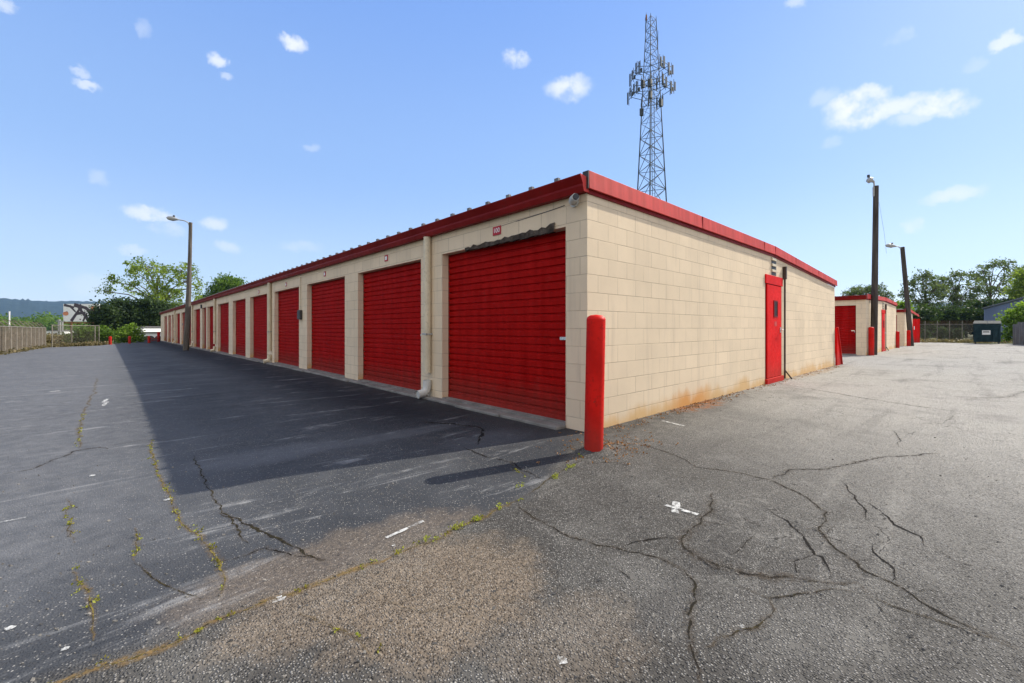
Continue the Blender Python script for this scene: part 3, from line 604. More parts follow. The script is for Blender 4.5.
def storage_building(X0, Y0, WD, LEN, doors, lintel, zc, zm, ze, drop, label, door_x, main=False, downs=(), group=None):
    """X0,Y0 near corner; WD width along +X; LEN length along +Y; zc/zm/ze roof edge height at near corner, ridge, far corner"""
    root = thing('storage_building', (X0, Y0, 0), label, 'building', group)
    D = 0.2; rec = 0.145
    zb = zc - 0.215                                               # top of block wall under the trim
    Zf = -0.45                                                    # walls run down below the paving
    w = MB()
    # left wall: piers, then one long lintel course
    prev = 0.0
    for (a, b) in doors + [(LEN, None)]:
        ya = Y0 + prev; yb = Y0 + a
        if prev == 0.0: ya = Y0 + D
        if yb > ya: w.box(X0, X0 + D, ya, yb, Zf, lintel)
        if b is not None: prev = b
    w.box(X0, X0 + D, Y0 + D, Y0 + LEN, lintel, zb)
    # end wall with an opening for the door, top following the low gable
    dx0, dx1 = X0 + door_x, X0 + door_x + 1.09; zd = 2.27 - drop
    def top(x):
        q = (x - X0); xm = WD * 0.52
        return (zb + (zm - zc) * q / xm) if q < xm else (zb + (zm - zc) + (ze - zm) * (q - xm) / (WD - xm))
    def seg(xa, xb, zlo):
        xs = [xa] + ([X0 + WD * 0.52] if xa < X0 + WD * 0.52 < xb else []) + [xb]
        w.prism([(xa, Y0, zlo)] + [(xb, Y0, zlo)] + [(x, Y0, top(x)) for x in reversed(xs)], (0, D, 0))
    seg(X0, dx0, Zf); seg(dx0, dx1, zd); seg(dx1, X0 + WD, Zf)
    # far and right-hand walls
    w.box(X0 + WD - D, X0 + WD, Y0 + D, Y0 + LEN, Zf, ze - 0.215); w.box(X0 + D, X0 + WD - D, Y0 + LEN - D, Y0 + LEN, Zf, zb)
    w.build('wall', M['block'], root)
    # roof sheet with standing ribs
    r = MB(); xm = X0 + WD * 0.52
    za, zr, zz = zc - 0.075, zm - 0.03, ze - 0.05
    r.prism([(X0 - 0.10, Y0 + .02, za), (xm, Y0 + .02, zr), (X0 + WD + .06, Y0 + .02, zz), (X0 + WD + .06, Y0 + .02, zz - .03), (xm, Y0 + .02, zr - .03), (X0 - 0.10, Y0 + .02, za - .03)], (0, LEN, 0))
    k = Y0 + 0.34
    while k < Y0 + LEN:
        r.prism([(X0 - 0.10, k - .014, za + .001), (X0 - 0.10, k - .014, za + .055), (xm, k - .014, zr + .04), (xm, k - .014, zr + .001)], (0, .028, 0))
        r.box(X0 - 0.135, X0 - 0.095, k - .03, k + .03, za + .012, za + .062)
        k += 0.418
    r.build('roof', M['roof'], root)
    # gutter along the long eave, a folded channel with an outward-raking face
    g = MB(); T = 0.012
    zt, zl = zc - 0.055, zc - 0.235
    prof = [(X0 - .005, zl), (X0 - .085, zl), (X0 - .105, zl + .06), (X0 - .105, zl + .085), (X0 - .150, zt - .012), (X0 - .150, zt), (X0 - .135, zt), (X0 - .135, zt - .01), (X0 - .092, zl + .09), (X0 - .092, zl + .065), (X0 - .075, zl + T), (X0 - .005, zl + T)]
    yy = Y0 - 0.02
    g.prism([(a, yy, b) for a, b in prof], (0, LEN + .04, 0))
    gu = g.build('gutter', M['gutter'], root, bevel=0.003)
    e = MB(); e.prism([(X0 - .150, yy, zt), (X0 - .150, yy, zt - .012), (X0 - .105, yy, zl + .085), (X0 - .105, yy, zl + .06), (X0 - .085, yy, zl), (X0 - .005, yy, zl), (X0 - .005, yy, zt - .02)], (0, -.004, 0))
    e.build('end_cap', M['fascia'], gu)
    # fascia over the end wall, made of lapped lengths
    f = MB(); F = zc - 0.205
    cuts = [-0.035, 2.86, 5.75, WD * 0.52, 8.0, 10.2, WD + 0.07]
    def ztop(q): return (zc + (zm - zc) * q / (WD * .52)) if q < WD * .52 else zm + (ze - zm) * (q - WD * .52) / (WD - WD * .52)
    for i, (a, b) in enumerate(zip(cuts[:-1], cuts[1:])):
        o = 0.0015 * (i % 2)
        def H(q): return 0.198 - 0.035 * min(1, max(0, q / WD))
        A, B = X0 + a + .003, X0 + b - .003
        ta, tb = ztop(a), ztop(b)
        # section: drip lip at foot, face, return on top
        f.add([(A, Y0-.050-o, ta), (B, Y0-.050-o, tb), (B, Y0-.056-o, tb-H(b)), (A, Y0-.056-o, ta-H(a)),
               (A, Y0+.03, ta+.004), (B, Y0+.03, tb+.004), (B, Y0-.034, tb-H(b)), (A, Y0-.034, ta-H(a))],
              [(0,1,2,3), (4,5,1,0), (3,2,6,7), (0,3,7,4), (1,5,6,2), (7,6,5,4)])
    fo_ = f.build('fascia', M['fascia'], root, bevel=0.004)
    e2 = MB(); e2.box(X0 - .048, X0 - .036, Y0 - .052, Y0 + .028, zc - .2, zc - .004); e2.build('end_gap_shade', M['dark'], fo_)  # dark box painted in for the shadowed gap at the fascia end
    for q in cuts[1:-1]:
        sm_ = MB(); tq = ztop(q); sm_.obox((X0 + q, Y0 - .0555, tq - .094), (.005, 0, 0), (0, .0035, 0), (0, 0, .090)); sm_.build('seam', M['gutter'], fo_)
    s = MB()                                                     # trim strip tucked below the fascia
    for a, b in ((0.0, WD * .52), (WD * .52, WD)):
        A, B = X0 + a, X0 + b; ta, tb = ztop(a) - .19 + .035*min(1, a/WD), ztop(b) - .19 + .035*min(1, b/WD)
        s.add([(A, Y0-.022, ta), (B, Y0-.022, tb), (B, Y0-.022, tb-.052), (A, Y0-.022, ta-.052), (A, Y0-.002, ta), (B, Y0-.002, tb), (B, Y0-.002, tb-.052), (A, Y0-.002, ta-.052)],
              [(0,1,2,3), (7,6,5,4), (0,4,5,1), (3,2,6,7), (0,3,7,4), (1,5,6,2)])
    s.build('trim_strip', M['gutter'], root)
    # concrete sill running under the roll-up doors
    sl_ = MB(); prev = None
    segs = 60
    for i in range(segs):
        ya = Y0 + .30 + (LEN - .3) * i / segs; yb = Y0 + .30 + (LEN - .3) * (i + 1) / segs - .006
        g0 = gz(0, ya)
        sl_.box(X0 - .17 - .02 * math.sin(i * 2.3), X0 - .002, ya, yb, g0 - .3, g0 + .035)
    sl_.build('concrete_sill', M['concrete'], root, bevel=0.015)
    # roll-up doors
    for i, (a, b) in enumerate(doors):
        ya, yb = Y0 + a + .004, Y0 + b - .004; g0 = gz(0, (ya + yb) / 2)
        zs = g0 + .05; zt_ = lintel + .05
        sl2 = MB(); sl2.box(X0 + .002, X0 + .5, ya - .002, yb + .002, g0 - .3, g0 + .048); sl2.build('threshold', M['concrete'], root)
        d = MB(); pitch = 0.0985; prof = []
        z = zs
        while z < zt_ - 1e-6:
            for q, off in ((0, .004), (.12, .004), (.22, -.020), (.84, -.030), (.95, -.004)):
                zz_ = z + q * pitch
                if zz_ <= zt_: prof.append((X0 + rec + off, zz_))
            z += pitch
        n = len(prof)
        vs = [(x, ya, z) for x, z in prof] + [(x, yb, z) for x, z in prof]
        d.add(vs, [(j, j+1, n+j+1, n+j) for j in range(n-1)])
        # thickness at the back
        d.add([(X0+rec+.03, ya, zs), (X0+rec+.03, yb, zs), (X0+rec+.03, yb, zt_), (X0+rec+.03, ya, zt_)], [(0,1,2,3)])
        ro = d.build('roll_up_door', M['red_door'], root)
        bb = MB(); bb.box(X0 + rec - .035, X0 + rec + .005, ya, yb, zs - .012, zs + .05); bb.build('bottom_bar', M['red_door'], ro, bevel=.004)
        for q0, q1 in ((ya - .003, ya + .035), (yb - .035, yb + .003)):
            gd = MB(); gd.box(X0 + rec - .028, X0 + rec - .023, q0, q1, zs, zt_); gd.build('guide_rail', M['gutter'], ro)
        la = MB(); zc_ = g0 + 1.02; la.box(X0 + rec - .05, X0 + rec - .024, ya + .06, ya + .17, zc_, zc_ + .035); la.tube([(X0+rec-.06, ya+.05, zc_+.02), (X0+rec-.06, ya+.05, zc_-.05)], .012, 8)
        la.build('latch', M['steel'], ro)
    # end-wall door
    dr = MB(); dr.box(dx0 + .07, dx1 - .07, Y0 - .022, Y0 + .03, .115 - .03 * (drop > 0), 2.07 - drop)
    do = dr.build('entry_door', M['red_bright'], root, bevel=.004)
    fr = MB(); fr.box(dx0 + .002, dx0 + .052, Y0 + .002, Y0 + .14, -.2, zd); fr.box(dx1 - .052, dx1 - .002, Y0 + .002, Y0 + .14, -.2, zd); fr.box(dx0 + .054, dx1 - .054, Y0 + .01, Y0 + .14, 2.11 - drop, zd - .002)
    fr.build('frame', M['gutter'], do)
    hp = MB(); hp.box(dx0 - .02, dx1 + .01, Y0 - .028, Y0 - .002, 2.085 - drop, zd); hp.build('header_panel', M['red_bright'], do, bevel=.003)
    sp = MB(); sp.box(dx0 - .01, dx1 + .01, Y0 - .05, Y0 - .001, -.05, .105 - .03 * (drop > 0)); sp.build('sill_plate', M['red_bright'], do, bevel=.004)
    gp = MB(); gp.box(dx0 + .05, dx1 - .05, Y0 + .15, Y0 + .16, -.2, zd); gp.build('door_lining', M['dark'], do)
    wi = MB(); wx0 = dx0 + .50; wi.box(wx0, wx0 + .20, Y0 - .028, Y0 - .0225, 1.42 - drop, 1.72 - drop); wn = wi.build('window', M['glass'], do)
    wf = MB()
    for bx in ((wx0-.03, wx0, 1.39-drop, 1.75-drop), (wx0+.20, wx0+.23, 1.39-drop, 1.75-drop), (wx0, wx0+.20, 1.39-drop, 1.42-drop), (wx0, wx0+.20, 1.72-drop, 1.75-drop)): wf.box(bx[0], bx[1], Y0-.034, Y0-.0222, bx[2], bx[3])
    wf.build('window_frame', M['gutter'], wn)
    ha = MB(); hx = dx1 - .15; hz = 1.12 - drop
    ha.box(hx - .03, hx + .03, Y0 - .03, Y0 - .022, hz - .06, hz + .06); ha.tube([(hx, Y0-.03, hz), (hx, Y0-.085, hz)], .013, 10); ha.tube([(hx+.01, Y0-.08, hz), (hx - .12, Y0-.085, hz)], .011, 10)
    ha.build('handle', M['steel'], do)
    # stacked vent blocks over the door
    ve = MB(); vx = X0 + door_x + .40
    zt2 = top(vx + .15) - .02
    ve.box(vx, vx + .32, Y0 - .004, Y0 + .05, zd + .02, zt2 - .01)
    vo_ = ve.build('vent', M['dark'], root)
    for i in range(3):
        vl = MB(); zz0 = zd + .02 + i * (zt2 - zd - .03) / 3; h_ = (zt2 - zd - .03) / 3; vl.box(vx - .02, vx + .26, Y0 - .03, Y0 - .005, zz0 + h_ * .55, zz0 + h_ * .95)
        vl.build('louvre', M['cream'], vo_)
    cb = MB(); cx = dx1 + .13; cb.tube([(cx, Y0 - .035, top(cx) - .12), (cx, Y0 - .035, .02)], .019, 10); cb.box(cx - .04, cx + .035, Y0 - .07, Y0 - .002, top(cx) - .40, top(cx) - .12)
    cb.tube([(cx - .01, Y0 - .035, .22), (cx + .20, Y0 - .12, .01)], .016, 8)
    cb.build('conduit', M['darkbrown'], root, smooth=True)
    # downspouts
    for yd in downs:
        ds = MB(); g0 = gz(0, yd); rr = .060; Yd = Y0 + yd
        ds.tube([(X0 - .062, Yd, zl - .0), (X0 - .062, Yd, g0 + .42)], rr, 14)
        dso = ds.build('downspout', M['cream'], root, smooth=True)
        el = MB(); el.tube([(X0 - .062, Yd, g0 + .30), (X0 - .062, Yd, g0 + .20), (X0 - .075, Yd, g0 + .135), (X0 - .12, Yd - .0, g0 + .095), (X0 - .24, Yd, g0 + .075)], [rr + .008] * 5, 14, caps=False)
        el.tube([(X0 - .235, Yd, g0 + .0755), (X0 - .20, Yd, g0 + .08)], rr - .004, 14)
        el.build('outlet_elbow', M['white_pvc'] if yd < 5 else M['cream'], dso, smooth=True)
        br = MB(); br.box(X0 - .12, X0 - .001, Yd - .066, Yd - .054, g0 + 1.05, g0 + 1.075); br.box(X0 - .12, X0 - .001, Yd + .054, Yd + .066, g0 + 1.05, g0 + 1.075); br.box(X0 - .122, X0 - .112, Yd - .066, Yd + .066, g0 + 1.05, g0 + 1.075)
        br.build('bracket', M['galv'], dso)
    return root

DOORS = [(.31, 2.88), (3.53, 6.13), (6.85, 9.47), (10.17, 12.74), (13.66, 16.2), (16.97, 19.53), (20.44, 23.3), (24.1, 26.62), (27.13, 28.59), (29.45, 32.2), (33.73, 35.4), (36.4, 39.5), (40.6, 43.6), (45.0, 47.2), (48.3, 51.0), (52.4, 55.5)]
B1 = storage_building(0, 0, 12.45, 60.0, DOORS, 2.345, 2.90, 2.905, 2.62, 0.0,
     'long cream block storage building with a row of red roll-up doors in the foreground', 5.97, True, (3.23, 13.10, 23.8, 32.6, 44.0), 'block storage buildings with red doors')
B2 = storage_building(19.2, 0.15, 10.2, 40.0, [(.33, 2.9), (3.55, 6.1), (6.85, 9.4), (10.2, 12.7)], 2.12, 2.58, 2.70, 2.60, 0.22,
     'second cream storage building, across the alley behind the timber pole with a red bollard', 4.40, False, (), 'block storage buildings with red doors')
B3 = storage_building(32.9, 0.10, 5.5, 32.0, [(.33, 2.9), (3.55, 6.1)], 1.98, 2.38, 2.46, 2.36, 0.30,
     'farthest cream storage building, smallest in view, beside the leaning lamp pole', 2.2, False, (), 'block storage buildings with red doors')

# details of the near building only
def plate(y, z, w=.17, h=.125, body=None):
    b = MB(); b.box(-.012, -.002, y - w/2, y + w/2, z - h/2, z + h/2); o = b.build('number_plate', M['ink'], B1, bevel=.002)
    if body: txt(body, .09, (-.0135, y, z), (R(90), 0, R(-90)), M['white'], o, 'number')
    else:
        c = MB(); c.box(-.0145, -.0125, y - w * .30, y + w * .28, z - h * .28, z + h * .28); c.build('number_patch', M['white'], o)
plate(1.53, 2.50, .165, .12, '100')
for yy in (4.80, 8.11, 11.4, 14.8): plate(yy, 2.51 - .006 * max(0, yy - 8), .13, .12)
lb = MB(); r = random.Random(8); ys = [0.47 + 1.77 * i / 26 for i in range(27)]
up_ = [2.345 + .052 - .02 * (y - .5) + r.uniform(-.02, .015) for y in ys]; lo_ = [2.325 - .014 + r.uniform(-.012, .006) for y in ys]
up_[0] = 2.42; up_[1] = 2.418
poly = [(-.022, y, z) for y, z in zip(ys, up_)] + [(-.022, y, z) for y, z in reversed(list(zip(ys, lo_)))]
n = len(ys)
vs = [(-.016 - r.uniform(0, .016), y, z) for y, z in zip(ys, up_)] + [(-.020 - r.uniform(0, .016), y, z) for y, z in zip(ys, lo_)] + [(.02, y, z) for y, z in zip(ys, up_)] + [(.02, y, z) for y, z in zip(ys, lo_)]
fs = [(i, i+1, n+i+1, n+i) for i in range(n-1)] + [(2*n+i, 2*n+i+1, i+1, i) for i in range(n-1)] + [(n+i, n+i+1, 3*n+i+1, 3*n+i) for i in range(n-1)]
lb.add(vs, fs); lb.build('rotten_lintel_board', M['rot'], B1)
# a step crack in the lintel course
sc = MB()
for a, b in zip([(.32, 2.60), (.55, 2.585), (.8, 2.575), (1.15, 2.565), (1.6, 2.545)][:-1], [(.55, 2.585), (.8, 2.575), (1.15, 2.565), (1.6, 2.545)]):
    wv = .010 if a[0] < .9 else .005
    sc.add([(-.0025, a[0], a[1]), (-.0025, b[0], b[1]), (-.0025, b[0], b[1]-wv), (-.0025, a[0], a[1]-wv)], [(0, 1, 2, 3)])
sc.build('lintel_crack', M['dark'], B1)
# security camera under the eave by the corner
cm = MB(); cm.tube([(-.002, .17, 2.595), (-.03, .17, 2.595)], .055, 20)
co = cm.build('security_camera', M['white_pvc'], B1, smooth=True)
cb = MB(); cb.tube([(-.03, .17, 2.60), (-.05, .165, 2.60), (-.085, .13, 2.605), (-.13, .06, 2.61)], [.03, .046, .046, .042], 18); cb.build('camera_body', M['white_pvc'], co, smooth=True)
ln = MB(); ln.tube([(-.131, .06, 2.609), (-.142, .042, 2.611)], [.034, .034], 16); ln.build('lens', M['lens'], co)
eb = MB(); eb.box(-.075, -.002, 9.86, 10.10, 1.40, 1.66); eo = eb.build('electrical_box', M['dark'], B1, bevel=.008)
el = MB(); el.tube([(-.03, 9.98, 1.66), (-.03, 9.98, 2.6)], .013, 8); el.build('electrical_conduit', M['cream'], B1)
wl = MB(); wl.box(-.07, -.002, 25.0 + 3.6, 25.2 + 3.6, 2.33, 2.55); wl.build('wall_lamp', M['dark'], B1, bevel=.01)
dn = MB(); dn.box(6.50, 6.66, -.0235, -.0225, 1.20, 1.30); dn.build('door_decal', M['fascia'], B1)

# red triangular guard by the far corner of the near building
gd = thing('corner_guard', (12.75, 0.1, 0), 'red triangular steel guard against the far corner of the near building', 'guard')
tri = [(12.47, -.06, 1.16), (12.47, -.06, -.05), (13.12, -.06, -.05)]
m = MB(); m.prism(tri, (0, .05, 0)); m.build('plate', M['red_bright'], gd, bevel=.006)
m = MB(); m.bar((12.46, -.07, 1.18), (13.14, -.07, -.03), .05, .04); m.build('edge_bar', M['bollard'], gd, bevel=.006)

# ------------------------------------------------------------------ bollards
def bollard(base, h, rad, label, lean=(0, 0), group='red pipe bollards'):
    o = thing('bollard', base, label, 'bollard', group); b = Vector(base)
    tp = b + Vector((lean[0], lean[1], h))
    m = MB(); k = (tp - b)
    m.tube([b - k * .1, b + k * .30, b + k * .65, tp], rad, 28, caps=False); m.build('pipe', M['bollard'], o, smooth=True)
    if rad < .095:
        rr_ = random.Random(9); bmnd = MB(); nn_ = 22; ring = []
        for q_, hh_ in ((2.6, -.01), (1.9, .018), (1.25, .034), (.9, .036)):
            ring.append([b + Vector((math.cos(a_*6.2832/nn_) * rad * q_ * rr_.uniform(.85, 1.15), math.sin(a_*6.2832/nn_) * rad * q_ * rr_.uniform(.85, 1.15), hh_ * rr_.uniform(.7, 1.3))) for a_ in range(nn_)])
        bmnd.add([v for rg in ring for v in rg], [(g_*nn_+a_, g_*nn_+(a_+1) % nn_, (g_+1)*nn_+(a_+1) % nn_, (g_+1)*nn_+a_) for g_ in range(3) for a_ in range(nn_)])
        bmnd.build('asphalt_collar', M['asphalt'], o, smooth=True)
    c = MB(); c.tube([tp, tp + k.normalized() * rad * .22, tp + k.normalized() * rad * .42, tp + k.normalized() * rad * .5], [rad * 1.0, rad * .92, rad * .62, rad * .05], 28)
    c.build('cap', M['bollard'], o, smooth=True)
    return o
b0 = on_ground(593.5, 452.3)
bollard(b0, 1.245, .088, 'tall red pipe bollard at the near corner of the storage building', (.018, -.016))
pb = on_ground(871.2, 355.4)
bollard(pb, 1.15, .10, 'red bollard in front of the tall dark timber pole')
bollard(on_ground(897.3, 347.9), .92, .10, 'red bollard at the far corner of the second storage building')
bollard(on_ground(908.6, 346.1), .96, .10, 'red bollard beside the leaning lamp pole')
for px, py, h, lab in ((110.2, 344.6, .62, 'leftmost short orange red bollard at the far end of the lot, beside the lime bush'), (129.6, 343.5, .60, 'short orange red bollard at the far end, right in front of the lime bush'),
                  (149, 342.9, .60, 'short orange red bollard at the left end of the low pipe barrier')):
    bollard(on_ground(px, py), h, .10, lab)
q = on_ground(158.6, 341.6); bollard(q, .95, .12, 'dark red bollard by the far corner of the long storage building')
a, b = on_ground(149, 342.9), on_ground(158.6, 341.6)
pbr = thing('pipe_barrier', a, 'low red horizontal pipe barrier between two bollards at the far end', 'barrier')
for z in (.16, .36):
    rl = MB(); rl.tube([a + Vector((0, .15, z)), b + Vector((0, .15, z))], .035, 10); rl.build('rail', M['bollard'], pbr, smooth=True)

# ------------------------------------------------------------------ poles
def lamp_head(root, a, b, mat_arm, curve, L=.62):
    """arm from a curving to b, with a cobra head beyond b"""
    m = MB(); m.tube([a] + curve + [b], .03, 8); arm = m.build('lamp_arm', mat_arm, root, smooth=True)
    d = (Vector(b) - Vector(curve[-1] if curve else a)).normalized()
    h = MB(); p = Vector(b)
    h.tube([p - d*.05, p + d*.06, p + d*L*.4, p + d*L*.8, p + d*L], [.045, .07, .13, .11, .03], 12); h.build('lamp_head', M['lampglass'], root, smooth=True)
    c = MB(); c.tube([p + d*.2 + Vector((0,0,.10)), p + d*.2 + Vector((0,0,.20))], .05, 8); c.build('photocell', M['dark'], root)
def pole(base, top, r0, r1, mat, label, hooks):
    o = thing('utility_pole', base, label, 'pole', 'timber lamp poles'); b = Vector(base); tp = Vector(top)
    m = MB(); pts = [b.lerp(tp, q) + Vector((math.sin(q*3.1)*.03, 0, 0)) for q in (-.05, 0, .25, .5, .75, 1)]
    m.tube(pts, [r0*1.03, r0, r0*.9+.1*r1, (r0+r1)/2, r1*1.08, r1], 16); m.build('pole', mat, o, smooth=True)
    return o
fxv = Vector((math.sin(CYAW), -math.cos(CYAW), 0))          # a rightward vector square to the street
vw = Vector((math.cos(CYAW), math.sin(CYAW), 0))
b1 = on_ground(873.6, 354.8); dep = 17.0 if False else (b1 - Vector(CAM)).dot(vw)
t1 = at(876, 186, dep); o = pole(b1, t1, .125, .095, M['polewood'], 'tall dark timber pole in front of the second storage building', 0)
lamp_head(o, t1 + Vector((0, 0, -.25)) - fxv*.08, t1 + Vector((0, 0, .20)) - fxv * .14, M['galv'], [t1 + Vector((0,0,.08)) - fxv*.08, t1 + Vector((0, 0, .18)) - fxv * .09], .26)
m = MB(); m.tube([t1 - fxv*.10 + Vector((0,0,-.05)), t1 - fxv*.10 + Vector((0,0,-.45))], .04, 8); m.build('service_box', M['galv'], o)
m = MB(); m.tube([t1 + fxv*.13 + Vector((0,0,-.7)), t1 + fxv*.35 + Vector((0,0,-2.0)), t1 + fxv*.45 + Vector((0,0,-2.9))], .004, 6); m.build('loose_wire', M['dark'], o)
b2 = on_ground(911.3, 346.0); dep = (b2 - Vector(CAM)).dot(vw)
t2 = at(902.3, 247, dep); o = pole(b2, t2, .135, .11, M['polewood'], 'leaning dark timber lamp pole, farther of the two on the right', 0)
lamp_head(o, t2 + Vector((0, 0, -.1)) - fxv*.1, t2 + Vector((0,0,.05)) - fxv * .45, M['galv'], [t2 + Vector((0,0,.03)) - fxv*.25])
b3 = foot(186, 24.3); t3 = at(190.6, 222.5, 24.3); o = pole(b3, t3, .15, .085, M['polelight'], 'weathered timber lamp pole standing beside the long row of red doors', 0)
lamp_head(o, t3 + Vector((0,0,-.18)) - fxv*.08, t3 + Vector((0,0,.17)) - fxv * .75, M['galv'], [t3 + Vector((0,0,.0)) - fxv*.14, t3 + Vector((0,0,.10)) - fxv*.34])
m = MB(); m.box(b3.x - .17, b3.x - .13, b3.y - .04, b3.y + .04, 1.30, 1.42); m.build('tag_plate', M['galv'], o)

# ------------------------------------------------------------------ lattice tower
TD = 72.0
tb = foot(651, TD); tw = thing('lattice_tower', tb, 'tall three-legged steel lattice tower with cellular antennas behind the roof', 'tower')
TH = at(651, 19, TD).z - tb.z
def tw_pt(k, h):
    R0 = 4.15 * (1 - h / TH) + .92 * (h / TH)
    w = R(206) + k * R(120)
    return tb + Vector((math.cos(w) * R0, math.sin(w) * R0, h))
for k in range(3):
    m = MB(); hs = [TH * i / 12 for i in range(13)]
    ex = {0: -0.6, 1: -0.4, 2: 0.6}[k]
    m.tube([tw_pt(k, h) for h in hs] + [tw_pt(k, TH) + Vector((0, 0, ex + 1))], [.15 - .09 * h / TH for h in hs] + [.03], 8); m.build('leg', M['tower'], tw, smooth=True)
h = 0.0; lv = []
while h < TH - 1: lv.append(h); h += max(1.6, 4.9 * (1 - .75 * h / TH))
lv.append(TH)
for i, (ha, hb) in enumerate(zip(lv[:-1], lv[1:])):
    for k in range(3):
        a0, a1, c0, c1 = tw_pt(k, ha), tw_pt((k+1) % 3, ha), tw_pt(k, hb), tw_pt((k+1) % 3, hb)
        th = .05 if ha < TH * .6 else .03
        br = MB(); br.tube([a0, c1], th, 5); br.tube([a1, c0], th, 5); br.build('cross_brace', M['tower'], tw)
        hz_ = MB(); hz_.tube([c0, c1], th, 5); hz_.build('horizontal_strut', M['tower'], tw)
ld = MB(); lx = tb + fxv * .55 - vw * .3
for s_ in (-.22, .22): ld.tube([lx + fxv * s_ , Vector((tb.x, tb.y, 0)) + fxv * (.25 + s_) + Vector((0, 0, TH * .83))], .05, 5)
for i in range(60):
    q = i / 60 * .95; p = lx.lerp(Vector((tb.x, tb.y, 0)) + fxv * .25 + Vector((0, 0, TH * .83)), q); ld.tube([p - fxv*.22, p + fxv*.22], .025, 4)
ld.build('cable_ladder', M['tower'], tw)
for zi, (py, off, hh) in enumerate(((74, 2.0, 2.0), (93, 2.3, 1.9))):
    hh0 = at(651, py, TD).z - tb.z
    fr = MB(); ants = []
    for k in range(3):
        a, b = tw_pt(k, hh0), tw_pt((k+1) % 3, hh0); mid = (a + b) / 2; ctr = Vector((tb.x, tb.y, mid.z)); out = (mid - ctr).normalized(); sd_ = Vector((-out.y, out.x, 0))
        c = mid + out * off; L = 1.75
        for dz in (-.5, .5):
            fr.tube([c - sd_*L + Vector((0,0,dz)), c + sd_*L + Vector((0,0,dz))], .05, 5); fr.tube([a + Vector((0,0,dz)), c - sd_*L*.5 + Vector((0,0,dz))], .05, 5); fr.tube([b + Vector((0,0,dz)), c + sd_*L*.5 + Vector((0,0,dz))], .05, 5)
        for j, q in enumerate((-1, -.45, .35, 1)): ants.append((c + sd_ * L * q, out, sd_))
    fo = fr.build('antenna_frame', M['tower'], tw)
    for j, (p, out, sd_) in enumerate(ants):
        m = MB(); jz = .35 * math.sin(j * 2.1 + zi); m.tube([p + Vector((0,0,-1.15+jz)), p + Vector((0,0,1.25+jz))], .045, 6)
        m.obox(p + out*.22 + Vector((0,0,jz)), sd_*.115, out*.07, Vector((0,0,hh/2*(.75 + .3*((j*7) % 3)/2))))
        if j % 2: m.obox(p - out*.2 + Vector((0,0,-.3+jz)), sd_*.13, out*.10, Vector((0,0,.3)))
        m.build('antenna_panel', M['antenna'], fo)
for py, k in ((100, 0), (102, 1), (108, 2), (88, 0), (80, 2)):
    h0 = at(651, py, TD).z - tb.z; p = tw_pt(k, h0)
    m = MB(); m.obox(p, Vector((.28,0,0)), Vector((0,.22,0)), Vector((0,0,.6))); m.build('radio_unit', M['antenna'], tw)
m = MB(); p = tw_pt(2, TH + .3); m.tube([p, p + Vector((0,0,.9))], [.16, .12], 10); m.build('beacon', M['rust'], tw)
for q in (1, 2):
    m = MB(); p = tw_pt(q, TH * (.9 if q == 1 else .95)); m.tube([p, p + Vector((0, 0, 3.5))], .035, 5); m.build('whip_antenna', M['tower'], tw)

# ------------------------------------------------------------------ chain-link fences
def chain_fence(name, pts, h, label, n_span, arm_dir, mat_post=None, arm=.38, wire=.007, pitch=.075, arms=True):
    pts = [Vector(p) for p in pts]
    o = thing(name, pts[0], label, 'fence')
    W_ = MB(); RL = MB(); posts = []
    for (a, b), ns in zip(zip(pts[:-1], pts[1:]), n_span):
        for i in range(ns + 1):
            if i == 0 and posts: continue
            posts.append(a.lerp(b, i / ns))
        d = b - a; L = d.length; u = d / L; hz0 = Vector((0, 0, .05))
        n = int(L / pitch); side = Vector((-u.y, u.x, 0)) * wire * .5
        def strip(p, q):
            k = (q - p).normalized(); nn = k.cross(side).normalized() * wire * .5
            W_.add([p - nn + side, p + nn + side, p - side, q - nn + side, q + nn + side, q - side], [(0, 1, 4, 3), (1, 2, 5, 4), (2, 0, 3, 5)])
        for i in range(-int(h / pitch), n):
            s0 = i * pitch
            # rising and falling wires clipped to the panel
            for sgn in (1, -1):
                z0, z1 = 0.0, h - .06; sa, sb = s0, s0 + (h - .06)
                za, zb_ = (0.0, h - .06)
                if sa < 0: za = -sa; sa = 0
                if sb > L: zb_ = zb_ - (sb - L); sb = L
                if sb <= sa: continue
                p, q = a + u * sa + Vector((0,0,za)) + hz0, a + u * sb + Vector((0,0,zb_)) + hz0
                if sgn < 0:
                    p = a + u * sa + Vector((0,0, h - .06 - za)) + hz0; q = a + u * sb + Vector((0,0, h - .06 - zb_)) + hz0
                strip(p, q)
        RL.tube([a + Vector((0,0,h)), b + Vector((0,0,h))], .024, 8)
        for j in range(3 if arms else 0):
            BW = MB(); k = (j + 1) / 3; off = arm_dir * arm * k * .8 + Vector((0,0,h + arm * k * .9)); BW.tube([a + off, b + off], .006, 4); BW.build('barbed_wire', M['rust'], o)
    W_.build('wire_mesh', M['wire'], o); RL.build('top_rail', M['fpost'], o, smooth=True)
    for p in posts:
        m = MB(); m.tube([p - Vector((0,0,.2)), p + Vector((0,0,h + .03))], .03, 10); po = m.build('post', mat_post or M['fpost'], o, smooth=True)
        if not arms: continue
        m = MB(); m.bar(p + Vector((0,0,h)), p + arm_dir * arm * .85 + Vector((0,0,h + arm * .95)), .03); m.build('barbed_arm', M['fpost'], po)
    return o
f0 = on_ground(5.1, 353.8); f1 = on_ground(45.5, 347.2); u = (f1 - f0); fs_ = f0 - u * 0.9
f2 = on_ground(71.7, 345.8); f3 = on_ground(95, 344.8)
